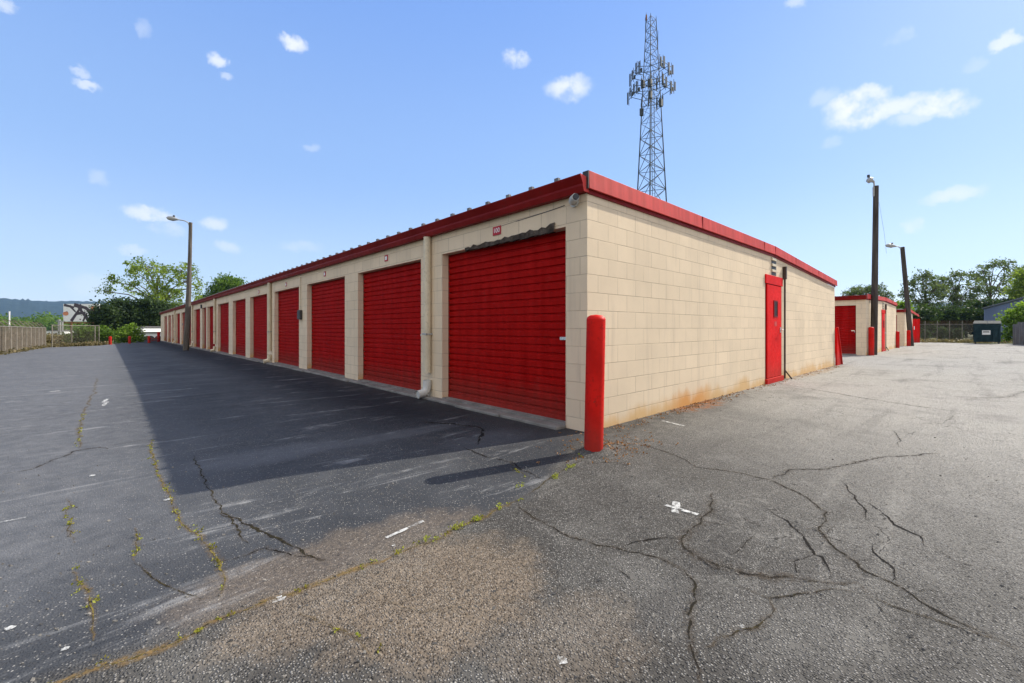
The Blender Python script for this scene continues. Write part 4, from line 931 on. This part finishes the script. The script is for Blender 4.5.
chain_fence('chain_link_fence', [fs_, f0, f1], 1.36, 'chain-link fence with barbed-wire arms along the left edge of the lot', (7, 9), Vector((-.94, .2, 0)) * -1 if False else Vector((.9, -.1, 0)) * -1)
chain_fence('chain_link_fence', [f1 + Vector((.3, .2, 0)), f2, f3, on_ground(99, 344.7)], 1.55, 'vine-grown chain-link fence across the far left end, in front of the billboard', (1, 1, 1), Vector((-.3, 1, 0)), arms=False, wire=.004)
g0, g1 = foot(913, 36.5), foot(975, 35.0)
chain_fence('chain_link_fence', [g0, g1], 1.45, 'chain-link fence between the far storage building and the dark dumpster', (5,), Vector((1, 0, 0)), arm=.3, wire=.009, pitch=.09)

# ------------------------------------------------------------------ dumpster, blue building, wood fence, gate at the end
dA = on_ground(972.5, 343.9); dB = on_ground(1001.5, 343.9); du = (dB - dA); DW = du.length; du.normalize(); dn_ = Vector((-du.y, du.x, 0)) * -1
if dn_.dot(vw) < 0: dn_ = -dn_
dn_ = dA - Vector(CAM); dn_.z = 0; dn_.normalize(); dn_ = (dn_ + du * .06).normalized()
dm = thing('dumpster', (dA + dB) / 2, 'dark teal steel dumpster with a white sign on its front, far right', 'dumpster')
DH = 1.47; cen = (dA + dB) / 2
m = MB(); k = [(-DW/2, .15), (DW/2, .15)]
def DP(s, q, z): return cen + du * s + dn_ * q + Vector((0, 0, z))
m.prism([DP(-DW/2+.06, .0, .14), DP(-DW/2+.06, 0, DH - .1), DP(-DW/2+.06, 1.5, DH + .12), DP(-DW/2+.06, 1.5, .14)], du * (DW - .12)); m.build('bin', M['dumpster'], dm, bevel=.01)
for i in range(5):
    s = -DW/2 + .12 + (DW - .24) * i / 4
    m = MB(); m.obox(DP(s, -.03, .62), du*.04, dn_*.03, Vector((0,0,.46))); m.build('rib', M['dumpster'], dm)
m = MB(); m.obox(DP(0, -.035, DH - .12), du*DW*.49, dn_*.05, Vector((0,0,.05))); m.build('rim', M['dumpster'], dm)
for s in (-1, 1):
    m = MB(); m.prism([DP(s*DW*.245 - DW*.235, -.08, DH - .05), DP(s*DW*.245 + DW*.235, -.08, DH - .05), DP(s*DW*.245 + DW*.235, 1.55, DH + .17), DP(s*DW*.245 - DW*.235, 1.55, DH + .17)], (0, 0, .05)); m.build('lid', M['lid'], dm)
    m = MB(); m.obox(DP(s*(DW/2 + .02), .55, .75), du*.07, dn_*.35, Vector((0,0,.09))); m.build('fork_pocket', M['dumpster'], dm)
    m = MB(); m.obox(DP(s*(DW/2 - .2), .3, .07), du*.06, dn_*.1, Vector((0,0,.07))); m.build('caster', M['dark'], dm)
m = MB(); m.obox(DP(-.05, -.075, .82), du*.30, dn_*.012, Vector((0,0,.155))); sg = m.build('sign', M['white'], dm)
m = MB()
for z, wd in ((.90, .22), (.84, .24)): m.obox(DP(-.05, -.089, z), du*wd, dn_*.002, Vector((0,0,.018)))
m.build('lettering', M['dark'], sg)

bA = at(984, 330, 46); bA.z = 0
bb_ = thing('metal_building', bA, 'blue-grey metal-sided building behind the dumpster and bright green bush', 'building')
dA_ = (foot(1028, 41) - foot(984, 46)); dA_.z = 0; ua = dA_.normalized(); nb = Vector((-ua.y, ua.x, 0)); nb = bA - Vector(CAM); nb.z = 0; nb = (nb.normalized() + ua * .05).normalized()
z0, z1 = at(984, 309, 46).z, at(1028, 297.5, 41).z; L = dA_.length; LL = L * 2.0
def BZ(s): return z0 + (z1 - z0) * s / L
m = MB(); nseg = 60
for i in range(nseg):
    s = LL * i / nseg; s2 = LL * (i + .5) / nseg; s3 = LL * (i + 1) / nseg
    pts_ = [(s, 0), (s2, 0), (s2, -.03), (s3, -.03)]
    for (qa, oa), (qb, ob) in zip(pts_[:-1], pts_[1:]):
        a, b = bA + ua*qa + nb*oa, bA + ua*qb + nb*ob
        m.add([(a.x, a.y, -.5), (b.x, b.y, -.5), (b.x, b.y, BZ(qb)), (a.x, a.y, BZ(qa))], [(0, 1, 2, 3)])
m.prism([bA + nb*.05 + Vector((0,0,-.5)), bA + ua*LL + nb*.05 + Vector((0,0,-.5)), bA + ua*LL + nb*.05 + Vector((0,0,BZ(LL))), bA + nb*.05 + Vector((0,0,z0))], nb * 14)
m.build('wall', M['bluewall'], bb_, fix=False)
m = MB(); m.prism([bA - ua*.3 - nb*.25 + Vector((0,0,z0)), bA + ua*LL - nb*.25 + Vector((0,0,BZ(LL))), bA + ua*LL - nb*.25 + Vector((0,0,BZ(LL)+.14)), bA - ua*.3 - nb*.25 + Vector((0,0,z0+.14))], nb * 14.5); m.build('roof', M['roof'], bb_)

wf0, wf1 = foot(1013, 30), foot(1075, 24.5); wd = thing('wood_fence', wf0, 'grey weathered vertical-board fence at the right edge of the lot', 'fence')
d = wf1 - wf0; L = d.length; u = d.normalized(); nn = Vector((-u.y, u.x, 0)); r = random.Random(4)
m = MB(); s = 0
while s < L:
    w_ = .14; hh = 1.55 + r.uniform(-.03, .03) - .12 * (s < .5); p = wf0 + u * (s + w_/2) + nn * r.uniform(-.006, .006)
    m.obox(p + Vector((0,0,hh/2)), u * w_ * .48, nn * .012, Vector((0,0,hh/2))); s += w_ + .008
m.build('boards', M['fencewood'], wd)
for z in (.35, 1.2):
    m = MB(); m.bar(wf0 + nn*.04 + Vector((0,0,z)), wf1 + nn*.04 + Vector((0,0,z)), .05, .09); m.build('rail', M['fencewood'], wd)

gp = foot(911.6, 33.2); ge = foot(919, 33.6); gt = thing('gate', gp, 'red sheet-metal gate leaf with a small white notice at the far building', 'gate')
u = (ge - gp).normalized(); L = (ge - gp).length; nn = Vector((-u.y, u.x, 0)); zt = at(915, 319, 33.4).z
m = MB(); m.obox(gp + u*L/2 + Vector((0,0,zt/2)), u*L/2, nn*.02, Vector((0,0,zt/2))); m.build('leaf', M['red_bright'], gt)
for s in (0, .5, 1):
    m = MB(); m.obox(gp + u*L*s - nn*.0 + Vector((0,0,zt/2)), u*.03, nn*.045, Vector((0,0,zt/2 + .02))); m.build('stile', M['red_bright'], gt)
m = MB(); m.obox(gp + u*L*.30 + nn*.05 + Vector((0,0,1.15)), u*.055, nn*.08, Vector((0,0,.13))); m.build('notice', M['white'], gt)

# ------------------------------------------------------------------ billboard, trailer, sheds, utility frame far left
BD = 78.0
p0, p1 = foot(64, BD), foot(100, BD); bz0, bz1 = at(80, 321.5, BD).z, at(80, 304, BD).z
bl = thing('billboard', (p0 + p1) / 2, 'billboard with a white face and dark branching artwork above the bushes', 'billboard')
u = (p1 - p0).normalized(); nn = Vector((-u.y, u.x, 0)); nn = nn if nn.dot(vw) < 0 else -nn; L = (p1 - p0).length; c = (p0 + p1) / 2; c.z = 0
def BP(s, z, o=0): return c + u * (s - .5) * L + nn * o + Vector((0, 0, bz0 + (bz1 - bz0) * z))
m = MB(); m.prism([BP(0, .0), BP(1, .0), BP(1, 1), BP(0, 1)], nn * .12); pn = m.build('panel', M['white'], bl)
m = MB()
for a, b, w_ in (((.02, .95), (.30, .80), .5), ((.34, .45), (.62, .5), .6), ((.9, .0), (.7, .4), .6), ((.55, .02), (.66, .5), .35), ((.18, .9), (.34, .55), .4), ((.22, .02), (.50, .85), .55), ((.72, .02), (.38, .92), .6), ((.30, .95), (.62, .78), .75), ((.60, .80), (.95, .30), .6), ((.12, .55), (.02, .4), .35), ((.45, .98), (.5, .6), .6), ((.75, .7), (1, .55), .8), ((.8, .1), (.98, .5), .55)):
    A, B = BP(*a, .125), BP(*b, .125); k = (B - A).normalized(); q = k.cross(nn) * w_ / 2
    m.prism([A - q, B - q * .6, B + q * .6, A + q], nn * (.006 + .003 * len(m.v) / 8))
m.build('dark_artwork', M['darkart'], pn)
for s, z, a_, b_ in ((.07, .45, .52, .36), (.86, .76, .62, .38)):
    m = MB(); m.prism([BP(s, z, .16) + u * a_ * math.cos(k*.4488) + Vector((0,0,b_*math.sin(k*.4488))) for k in range(14)], nn * .012); m.build('orange_artwork', M['orangeart'], pn)
m = MB(); m.bar(BP(.0, -.08, .25), BP(1.12, -.08, .25), .5, .22); m.build('catwalk', M['rust'], bl)
for s in (.18, .82):
    m = MB(); p = BP(s, 0, -.15); m.tube([(p.x, p.y, -1), (p.x, p.y, bz1 - .2)], .13, 10); m.build('post', M['rust'], bl)

def boxy(name, px0, px1, py0, py1, dep, depth_m, mat, roofmat, label, cat, wheels=False):
    a, b = foot(px0, dep), foot(px1, dep); zt, zb = at(px0, py0, dep).z, at(px0, py1, dep).z
    o = thing(name, (a + b) / 2, label, cat); u = (b - a).normalized(); n_ = Vector((-u.y, u.x, 0)); n_ = n_ if n_.dot(vw) > 0 else -n_
    V = lambda p, z: Vector((p.x, p.y, z))
    m = MB(); m.prism([V(a, zb), V(b, zb), V(b, zt), V(a, zt)], n_ * depth_m); m.build('body' if wheels else 'wall', mat, o, bevel=.04)
    m = MB(); m.prism([V(a - u*.15 - n_*.15, zt + .002), V(b + u*.15 - n_*.15, zt + .002), V(b + u*.15 - n_*.15, zt + .15), V(a - u*.15 - n_*.15, zt + .15)], n_ * (depth_m + .3)); m.build('roof', roofmat, o)
    L = (b - a).length
    if wheels:
        for s in (.25, .40, .78):
            p = V(a + u*L*s, zb + .02); m = MB(); m.tube([p - n_*.08, p + n_*.2], .45, 16); m.build('wheel', M['dark'], o)
    else:
        for s in (.22, .62):
            p = V(a + u*L*s, (zb + zt)/2); m = MB(); m.obox(p - n_*.02, u*L*.09, n_*.03, Vector((0,0,(zt-zb)*.2))); m.build('window', M['glass'], o)
    return o
boxy('box_trailer', 143, 163, 333.2, 339.8, 50, 2.4, M['white'], M['roof'], 'white box trailer parked beyond the red pipe barrier', 'trailer', True)
boxy('shed', 46.5, 61, 331, 339.5, 95, 6, M['white'], M['roof'], 'low white shed beyond the fence, left of the billboard', 'shed')
boxy('shed', 136.5, 142.5, 327.5, 336, 51, 4, M['white'], M['roof'], 'small white shed top showing above the lime bush by the dark trees', 'shed')
p = foot(59.3, 70); sr = thing('power_pole', p, 'grey steel H-frame post with cross-arm beyond the far left fence', 'utility post')
m = MB(); zt = at(59, 319.5, 70).z; m.tube([p - Vector((0,0,.5)), Vector((p.x, p.y, zt))], .17, 10); m.build('post', M['galv'], sr, smooth=True)
m = MB(); m.tube([p + fxv*.5 - Vector((0,0,.5)), Vector((p.x, p.y, zt - .2)) + fxv*.5], .12, 10); m.build('post', M['galv'], sr, smooth=True)
m = MB(); m.bar(Vector((p.x, p.y, zt - .25)) - fxv*.5, Vector((p.x, p.y, zt - .25)) + fxv*.9, .12, .12); m.build('cross_arm', M['galv'], sr)
p = foot(9.4, 31); sr = thing('white_post', p, 'tall thin white post standing behind the left fence', 'post')
m = MB(); m.tube([p - Vector((0,0,.3)), Vector((p.x, p.y, at(9, 312, 31).z))], .04, 10); m.build('shaft', M['white'], sr, smooth=True)
m = MB(); m.tube([Vector((p.x, p.y, at(9, 312, 31).z)), Vector((p.x, p.y, at(9, 312, 31).z + .04))], .05, 10); m.build('cap', M['white'], sr)

# ------------------------------------------------------------------ vegetation
def leaves_mesh(name, centers, sig, per, size, mat, rs, parent=None, loc=(0,0,0), tint=None, flat=0.75, tint_spread=.18):
    """many leaf-sized rhombi scattered round clump centres"""
    C = np.asarray(centers, float); nC = len(C)
    sig = np.broadcast_to(np.asarray(sig, float), (nC,))
    idx = np.repeat(np.arange(nC), per); n = len(idx)
    P_ = C[idx] + rs.normal(0, 1, (n, 3)) * sig[idx][:, None] * np.array([1, 1, flat])
    a = rs.normal(0, 1, (n, 3)); a /= np.linalg.norm(a, axis=1)[:, None]
    b = rs.normal(0, 1, (n, 3)); b -= a * (a * b).sum(1)[:, None]; b /= np.linalg.norm(b, axis=1)[:, None]
    s = size * rs.uniform(.55, 1.25, n)[:, None]
    V = np.stack([P_ - a*s, P_ - b*s*.55, P_ + a*s, P_ + b*s*.55], 1).reshape(-1, 3)
    o_ = ORG[parent.name] if parent is not None else Vector(loc)
    V = V - np.array(o_)
    me = bpy.data.meshes.new(name); me.vertices.add(4*n); me.vertices.foreach_set('co', V.astype(np.float32).ravel())
    me.loops.add(4*n); me.loops.foreach_set('vertex_index', np.arange(4*n, dtype=np.int32))
    me.polygons.add(n); me.polygons.foreach_set('loop_start', np.arange(0, 4*n, 4, dtype=np.int32)); me.polygons.foreach_set('loop_total', np.full(n, 4, np.int32))
    ct = rs.uniform(.1, .9, nC) if tint is None else tint
    tv = np.clip(ct[idx] + rs.normal(0, tint_spread, n), 0, 1)
    at_ = me.attributes.new('tint', 'FLOAT', 'POINT'); at_.data.foreach_set('value', np.repeat(tv, 4).astype(np.float32))
    me.materials.append(mat); me.update(); me.validate()
    return link_mesh(name, me, parent, None if parent is not None else loc)

def tree(name, label, base, blobs, mat, seed, clumps=40, per=30, size=.2, sig=.45, trunk=.2, group=None, cat='tree', lean=(0,0), shell=.5, bare=True, limb_mat=None):
    """blobs: (centre offset from base, radii) ellipsoids that make up the crown"""
    rs = np.random.RandomState(seed); base = Vector(base)
    o = thing(name, base, label, cat, group)
    cs = []; tips = []
    for (c, rd) in blobs:
        c = np.array(c, float); rd = np.array(rd, float)
        k = max(3, int(clumps * (rd.prod() ** (1/1.5)) / sum((np.prod(q[1]) ** (1/1.5)) for q in blobs)))
        d = rs.normal(0, 1, (k, 3)); d /= np.linalg.norm(d, axis=1)[:, None]
        q = rs.uniform(shell, 1.0, (k, 1)) ** .7
        pts_ = c + d * rd * q; cs.append(pts_); tips.append((c, pts_))
    C = np.concatenate(cs) + np.array(base)
    low = C[:, 2] < base.z + .15; C[low, 2] = base.z + rs.uniform(.15, .5, low.sum())
    sg = sig * rs.uniform(.55, 1.3, len(C))
    m = MB(); top = max(b[0][2] for b in blobs)
    tp = [base + Vector((lean[0]*q, lean[1]*q, top*q)) + Vector((math.sin(q*4+seed)*.06*top*.2, math.cos(q*5+seed)*.06*top*.2, 0)) for q in (-.02, .15, .35, .6, .85)]
    m.tube(tp, [trunk*1.25, trunk, trunk*.85, trunk*.6, trunk*.3], 10)
    m.build('trunk', limb_mat or M['bark'], o, smooth=True)
    lm = MB()
    for (c, pts_) in tips:
        cw = base + Vector(c); q = min(.95, max(.12, (c[2] / max(top, .1)) * .62)); st = base + Vector((lean[0]*q, lean[1]*q, top*q))
        mid = st.lerp(cw, .55) + Vector((0, 0, .10 * (cw - st).length)); lm.tube([st, mid, cw], [trunk*.5, trunk*.33, trunk*.18], 6)
        if bare:
            for p in pts_[::2]:
                w = base + Vector(p); lm.tube([cw.lerp(mid, .3 if rs.rand() < .5 else 0), cw.lerp(w, .5) + Vector((0,0,.08*(w-cw).length)), w], [trunk*.16, trunk*.10, trunk*.04], 4, caps=False)
    lm.build('limbs', limb_mat or M['bark'], o, smooth=True)
    leaves_mesh('crown', C, sg, per, size, mat, rs, o)
    return o
def spread(base_px, dep, spec):
    """crown blobs given as (px, py, half width px, half height px, depth offset m) -> offsets in metres from the base"""
    b = foot(base_px, dep); out = []; k = dep / CF
    for (px, py, hw, hh, do) in spec:
        p = at(px, py, dep) + vw * do; out.append((tuple(p - b), (hw*k, hw*k, hh*k)))
    return b, out

# left: tall pale tree with loose separate clumps
b, bl_ = spread(158, 62, [(146, 268, 17, 9, 0), (131, 272, 9, 6, 1), (112, 281, 9, 5, 0), (111, 292, 7, 5, -1), (121, 289, 6, 5, 1), (163, 279, 14, 10, -1), (177, 270, 13, 8, 1), (188, 281, 10, 9, 0), (152, 293, 16, 9, 1), (174, 297, 14, 10, -1), (190, 301, 8, 8, 1), (200, 286, 5, 5, 0), (136, 283, 7, 5, 0), (165, 310, 16, 9, 0)])
tree('deciduous_tree', 'tall pale green tree with loose open crown behind the left lamp pole', b, bl_, M['leaf_light'], 1, 230, 30, .17, .34, .24, lean=(0, .6))
# dark dense group in front of it
for i, (px, dep, spec) in enumerate([(108, 54, [(106, 322, 13, 14, 0), (100, 314, 9, 8, 1), (114, 312, 9, 9, -1)]), (128, 56, [(128, 318, 14, 17, 0), (120, 305, 9, 8, 0), (136, 307, 10, 9, 1)]), (150, 57, [(150, 320, 14, 17, 0), (144, 306, 9, 8, 1), (158, 310, 10, 10, 0)]), (170, 66, [(168, 322, 14, 14, 0), (176, 314, 9, 9, 0)])]):
    b, bl_ = spread(px, dep, spec)
    tree('evergreen_tree', ['dense dark tree right beside the billboard', 'dense dark tree in the middle of the far left clump, above the lime bush', 'dense dark tree under the tall pale tree, above the white trailer', 'dark tree half hidden behind the far end of the long building'][i], b, bl_, M['leaf_dark'], 20 + i, 130, 48, .17, .42, .2, 'dark trees at the far left end', shell=.15, bare=False)
b, bl_ = spread(224, 82, [(224, 288, 14, 10, 0), (213, 294, 9, 7, 0), (236, 286, 9, 7, 0), (225, 282, 10, 7, 1), (205, 300, 7, 6, 0)])
tree('deciduous_tree', 'bright green rounded tree rising over the long roof, right of the left lamp pole', b, bl_, M['leaf_mid'], 3, 150, 46, .2, .5, .22, shell=.3)
# bushes at the far left end
for i, (px, dep, spec, mt, lab) in enumerate([
    (128, 42, [(121, 336, 7, 8, 0), (132, 334, 8, 9, 0), (139, 338, 4, 5, 0)], 'leaf_lime', 'bright lime bush between the orange bollards at the far end'),
    (102, 40, [(100, 335, 7, 9, 0), (108, 337, 5, 7, 0)], 'leaf_mid', 'green shrub under the right end of the billboard'),
    (88, 40, [(86, 335, 8, 9, 0), (80, 338, 5, 6, 0)], 'leaf_mid', 'green vine-covered shrub behind the fence, under the billboard'),
    (68, 39, [(67, 340, 8, 5, 0), (60, 342, 6, 4, 0)], 'leaf_grey', 'low olive shrub behind the fence corner, below the white shed'),
    (52, 38, [(51, 342, 6, 4, 0)], 'leaf_dry', 'low dry brown shrub at the left fence corner')]):
    b, bl_ = spread(px, dep, spec)
    tree('bush', lab, b, bl_, M[mt], 40 + i, 60, 44, .11, .25, .06, cat='bush', shell=.2, bare=False)
for i, (px, dep, hw, py, hh) in enumerate([(2, 27, 14, 341, 9), (20, 31, 12, 340, 8), (38, 36, 9, 340, 6)]):
    b, bl_ = spread(px, dep, [(px, py, hw, hh, 0), (px + hw*.6, py + 3, hw*.6, hh*.6, 0)])
    tree('dry_brush', ['clump of dry brown brush behind the left fence at the picture edge', 'dry brown brush behind the middle of the left fence', 'dry brown brush behind the left fence near its corner'][i], b, bl_, M['leaf_dry'], 60 + i, 50, 40, .10, .25, .04, cat='brush', group='dry brush behind the left fence', shell=.1, bare=False)
# mid-distance wood below the hills
rs = np.random.RandomState(70); pts_ = []
for i in range(420):
    px = rs.uniform(-320, 175); dep = rs.uniform(190, 330); tp = 317 + 4 * math.sin(px * .09) + 3 * math.sin(px * .031) + rs.uniform(-1, 6)
    p = at(px, tp, dep)
    for q in range(4): pts_.append((p.x + rs.normal(0, 2.5), p.y + rs.normal(0, 2.5), max(.5, p.z * rs.uniform(.25, 1))))
tag(leaves_mesh('distant_wood', pts_, 1.7, 26, .85, M['leaf_mid'], rs), 'distant green treeline below the blue hills on the left', 'trees', kind='stuff')

# right: loose lacy trees, understory and cypresses
RT = [
 (868, 78, [(862, 291, 9, 5, 0), (876, 290, 8, 5, 0), (852, 294, 7, 4, 0), (886, 297, 7, 5, 0)], 'leaf_grey', 'small lacy treetop over the second storage building roof'),
 (925, 62, [(922, 276, 8, 5, 0), (934, 279, 8, 6, 1), (913, 285, 8, 6, 0), (926, 291, 10, 7, -1), (938, 292, 8, 6, 0), (916, 301, 10, 7, 0), (930, 305, 10, 7, 0), (908, 294, 6, 5, 0)], 'leaf_grey', 'lacy open tree right behind the leaning lamp pole'),
 (955, 64, [(951, 277, 8, 5, 0), (962, 276, 8, 5, 0), (944, 284, 8, 5, 0), (957, 287, 9, 6, 1), (968, 287, 8, 6, -1), (950, 296, 9, 6, 0), (963, 299, 10, 6, 0), (955, 308, 10, 6, 0)], 'leaf_grey', 'lacy open tree above the chain-link fence, left of the dumpster'),
 (990, 66, [(982, 270, 8, 5, 0), (994, 265, 9, 5, 0), (1006, 265, 8, 5, 0), (976, 279, 8, 6, 0), (990, 277, 9, 6, 1), (1003, 276, 9, 6, -1), (1014, 271, 6, 5, 0), (984, 289, 9, 6, 0), (998, 290, 9, 6, 0), (1012, 286, 8, 7, 0), (978, 300, 9, 6, 0)], 'leaf_grey', 'tallest lacy open tree above the blue-grey building'),
 (1034, 68, [(1030, 272, 10, 7, 0), (1042, 280, 10, 8, 0), (1028, 288, 9, 7, 0)], 'leaf_grey', 'lacy tree cut by the right picture edge')]
for i, (px, dep, spec, mt, lab) in enumerate(RT):
    b, bl_ = spread(px, dep, spec)
    tree('deciduous_tree', lab, b, bl_, M[mt], 80 + i, 190, 22, .15, .29, .18, group='lacy trees on the right', shell=.55)
b, bl_ = spread(900, 52, [(900, 306, 6, 5, 0), (905, 311, 5, 5, 0)])
tree('deciduous_tree', 'yellow green treetop between the second and third storage buildings', b, bl_, M['leaf_lime'], 95, 40, 40, .15, .35, .12)
for i, (px, dep, spec) in enumerate([(918, 52, [(917, 324, 9, 12, 0), (924, 316, 8, 7, 0)]), (936, 54, [(936, 323, 10, 13, 0), (944, 314, 9, 7, 0)]), (957, 53, [(957, 324, 10, 12, 0), (966, 316, 9, 7, 0)]), (975, 54, [(976, 320, 9, 14, 0), (983, 308, 9, 7, 0)]), (1000, 62, [(998, 312, 12, 9, 0), (1014, 306, 12, 8, 0)])]):
    b, bl_ = spread(px, dep, spec)
    tree('evergreen_tree', ['dark dense tree just right of the red gate', 'dark dense tree behind the left half of the far chain-link fence', 'dark dense tree behind the right half of the far chain-link fence', 'dark dense tree at the left end of the blue-grey building', 'dark tree showing over the roof of the blue-grey building'][i], b, bl_, M['leaf_dark'], 100 + i, 130, 44, .17, .45, .2, 'dark trees behind the far right fence', shell=.15, bare=False)
for i, px in enumerate((925.5, 941.5, 950.5, 958.5)):
    b, bl_ = spread(px, 38.5, [(px, 337, 2.2, 6, 0), (px, 332, 1.6, 5, 0)])
    tree('cypress', ['leftmost of the slim dark cypresses behind the far fence', 'second slim dark cypress from the left behind the far fence', 'third slim dark cypress from the left behind the far fence', 'slim dark cypress behind the far fence, nearest the dumpster'][i], b, bl_, M['leaf_dark'], 120 + i, 26, 60, .07, .12, .05, 'slim cypresses behind the far fence', 'cypress', shell=.1, bare=False)
b, bl_ = spread(1014, 33, [(1016, 314, 7, 5, 0), (1010, 322, 5, 4, 0), (1021, 321, 7, 7, 0), (1006, 332, 4, 3, -1), (1013, 331, 6, 6, 0), (1025, 309, 8, 7, 0), (1010, 339, 4, 3, 0), (1032, 318, 10, 9, 0)])
tree('bush', 'tall bright green leafy bush in front of the blue-grey building', b, bl_, M['leaf_lime'], 130, 110, 40, .11, .24, .07, cat='bush', shell=.25)
b, bl_ = spread(1026, 50, [(1022, 280, 8, 7, 0), (1030, 276, 9, 8, 0), (1018, 291, 7, 6, 0), (1032, 292, 10, 8, 0)])
tree('deciduous_tree', 'sunlit green tree at the right picture edge, above the bright bush', b, bl_, M['leaf_light'], 131, 90, 40, .15, .36, .16, shell=.3)
# grass along the far edge
rs = np.random.RandomState(140); pts_ = []
for i in range(260):
    p = foot(rs.uniform(905, 1012), rs.uniform(33.6, 36)); pts_.append((p.x, p.y, p.z + rs.uniform(.0, .12)))
for i in range(240):
    q = rs.uniform(0, 1); p = fs_.lerp(f1, q) + Vector((rs.uniform(-.5, .15), 0, 0)); pts_.append((p.x, p.y, p.z + rs.uniform(0, .08)))
for i in range(160):
    q = rs.uniform(0, 1); p = f1.lerp(on_ground(108, 344.6), q) + Vector((0, rs.uniform(0, 1.0), 0)); pts_.append((p.x, p.y, p.z + rs.uniform(0, .15)))
tag(leaves_mesh('verge_grass', pts_, .10, 18, .07, M['leaf_dry'], rs, tint_spread=.3), 'dry grass along the edges of the lot', 'grass', kind='stuff')

# weeds in the cracks, litter along the wall
rs = np.random.RandomState(150); pts_ = []; tn = []
for (pts2, w, core, stain, moss) in CR:
    if moss < .5: continue
    for a, b in zip(pts2[:-1], pts2[1:]):
        if (a - Vector(CAM)).length > 9: continue
        for k in range(int((b - a).length / .03) + 1):
            if rs.rand() < .74: continue
            p = a.lerp(b, rs.rand()); pts_.append((p.x + rs.normal(0, .012), p.y + rs.normal(0, .012), p.z + .007)); tn.append(rs.uniform(0, .7))
for px, py in ((582, 456), (570, 468), (573, 466), (557, 476), (553, 478), (521, 487), (499, 509), (478, 519), (474, 521), (463, 526), (455, 530), (430, 541)):
    p = on_ground(px, py)
    for k in range(5): pts_.append((p.x + rs.normal(0, .02), p.y + rs.normal(0, .02), p.z + .012)); tn.append(rs.uniform(.5, 1))
tag(leaves_mesh('crack_weeds', pts_, .008, 9, .0075, M['moss'], rs, tint=np.array(tn), tint_spread=.2), 'yellow green weeds and moss in the pavement cracks', 'weeds', kind='stuff')
pts_ = []
for i in range(900):
    x = rs.uniform(.1, 12.3); dens = .35 + .65 * math.exp(-((x - 2.7) / 1.3) ** 2)
    if rs.rand() > dens: continue
    pts_.append((x, -.02 - abs(rs.normal(0, .10)), .008))
for i in range(160): pts_.append((rs.normal(-.25, .3), rs.normal(-.45, .2), .008))
tag(leaves_mesh('leaf_litter', pts_, .02, 4, .011, M['litter'], rs, tint_spread=.3, flat=.15), 'brown leaf litter along the foot of the end wall', 'litter', kind='stuff')

# loose stones and grit on the near pavement
rs = np.random.RandomState(160); gm = MB()
for i in range(700):
    px = rs.uniform(-40, 1064); py = 420 + 300 * rs.rand() ** .8
    p = on_ground(px, py)
    if p.x > -.05 and p.y > -.05: continue
    s = rs.uniform(.002, .0055); gm.obox(p + Vector((0, 0, s * .5)), Vector(rs.normal(0, 1, 3)).normalized() * s, Vector((-s * .7, s * .5, .2 * s)), Vector((0, .2 * s, s * .6)))
tag(gm.build('loose_grit', M['concrete'], fix=False), 'loose grit scattered over the pavement', 'grit', kind='stuff')

# ------------------------------------------------------------------ air
hz = MB(); hz.box(-3100, 3100, -3100, 3100, -30, 320)
mh = bpy.data.materials.new('haze'); mh.use_nodes = True; t = mh.node_tree; t.nodes.clear()
pv = N(t, 'ShaderNodeVolumePrincipled', {'Color': (0.36, 0.64, 1.0, 1), 'Density': 0.00012, 'Anisotropy': 0.1})
t.links.new(pv.outputs[0], N(t, 'ShaderNodeOutputMaterial').inputs['Volume'])
ho = hz.build('haze', mh); tag(ho, kind='stuff')
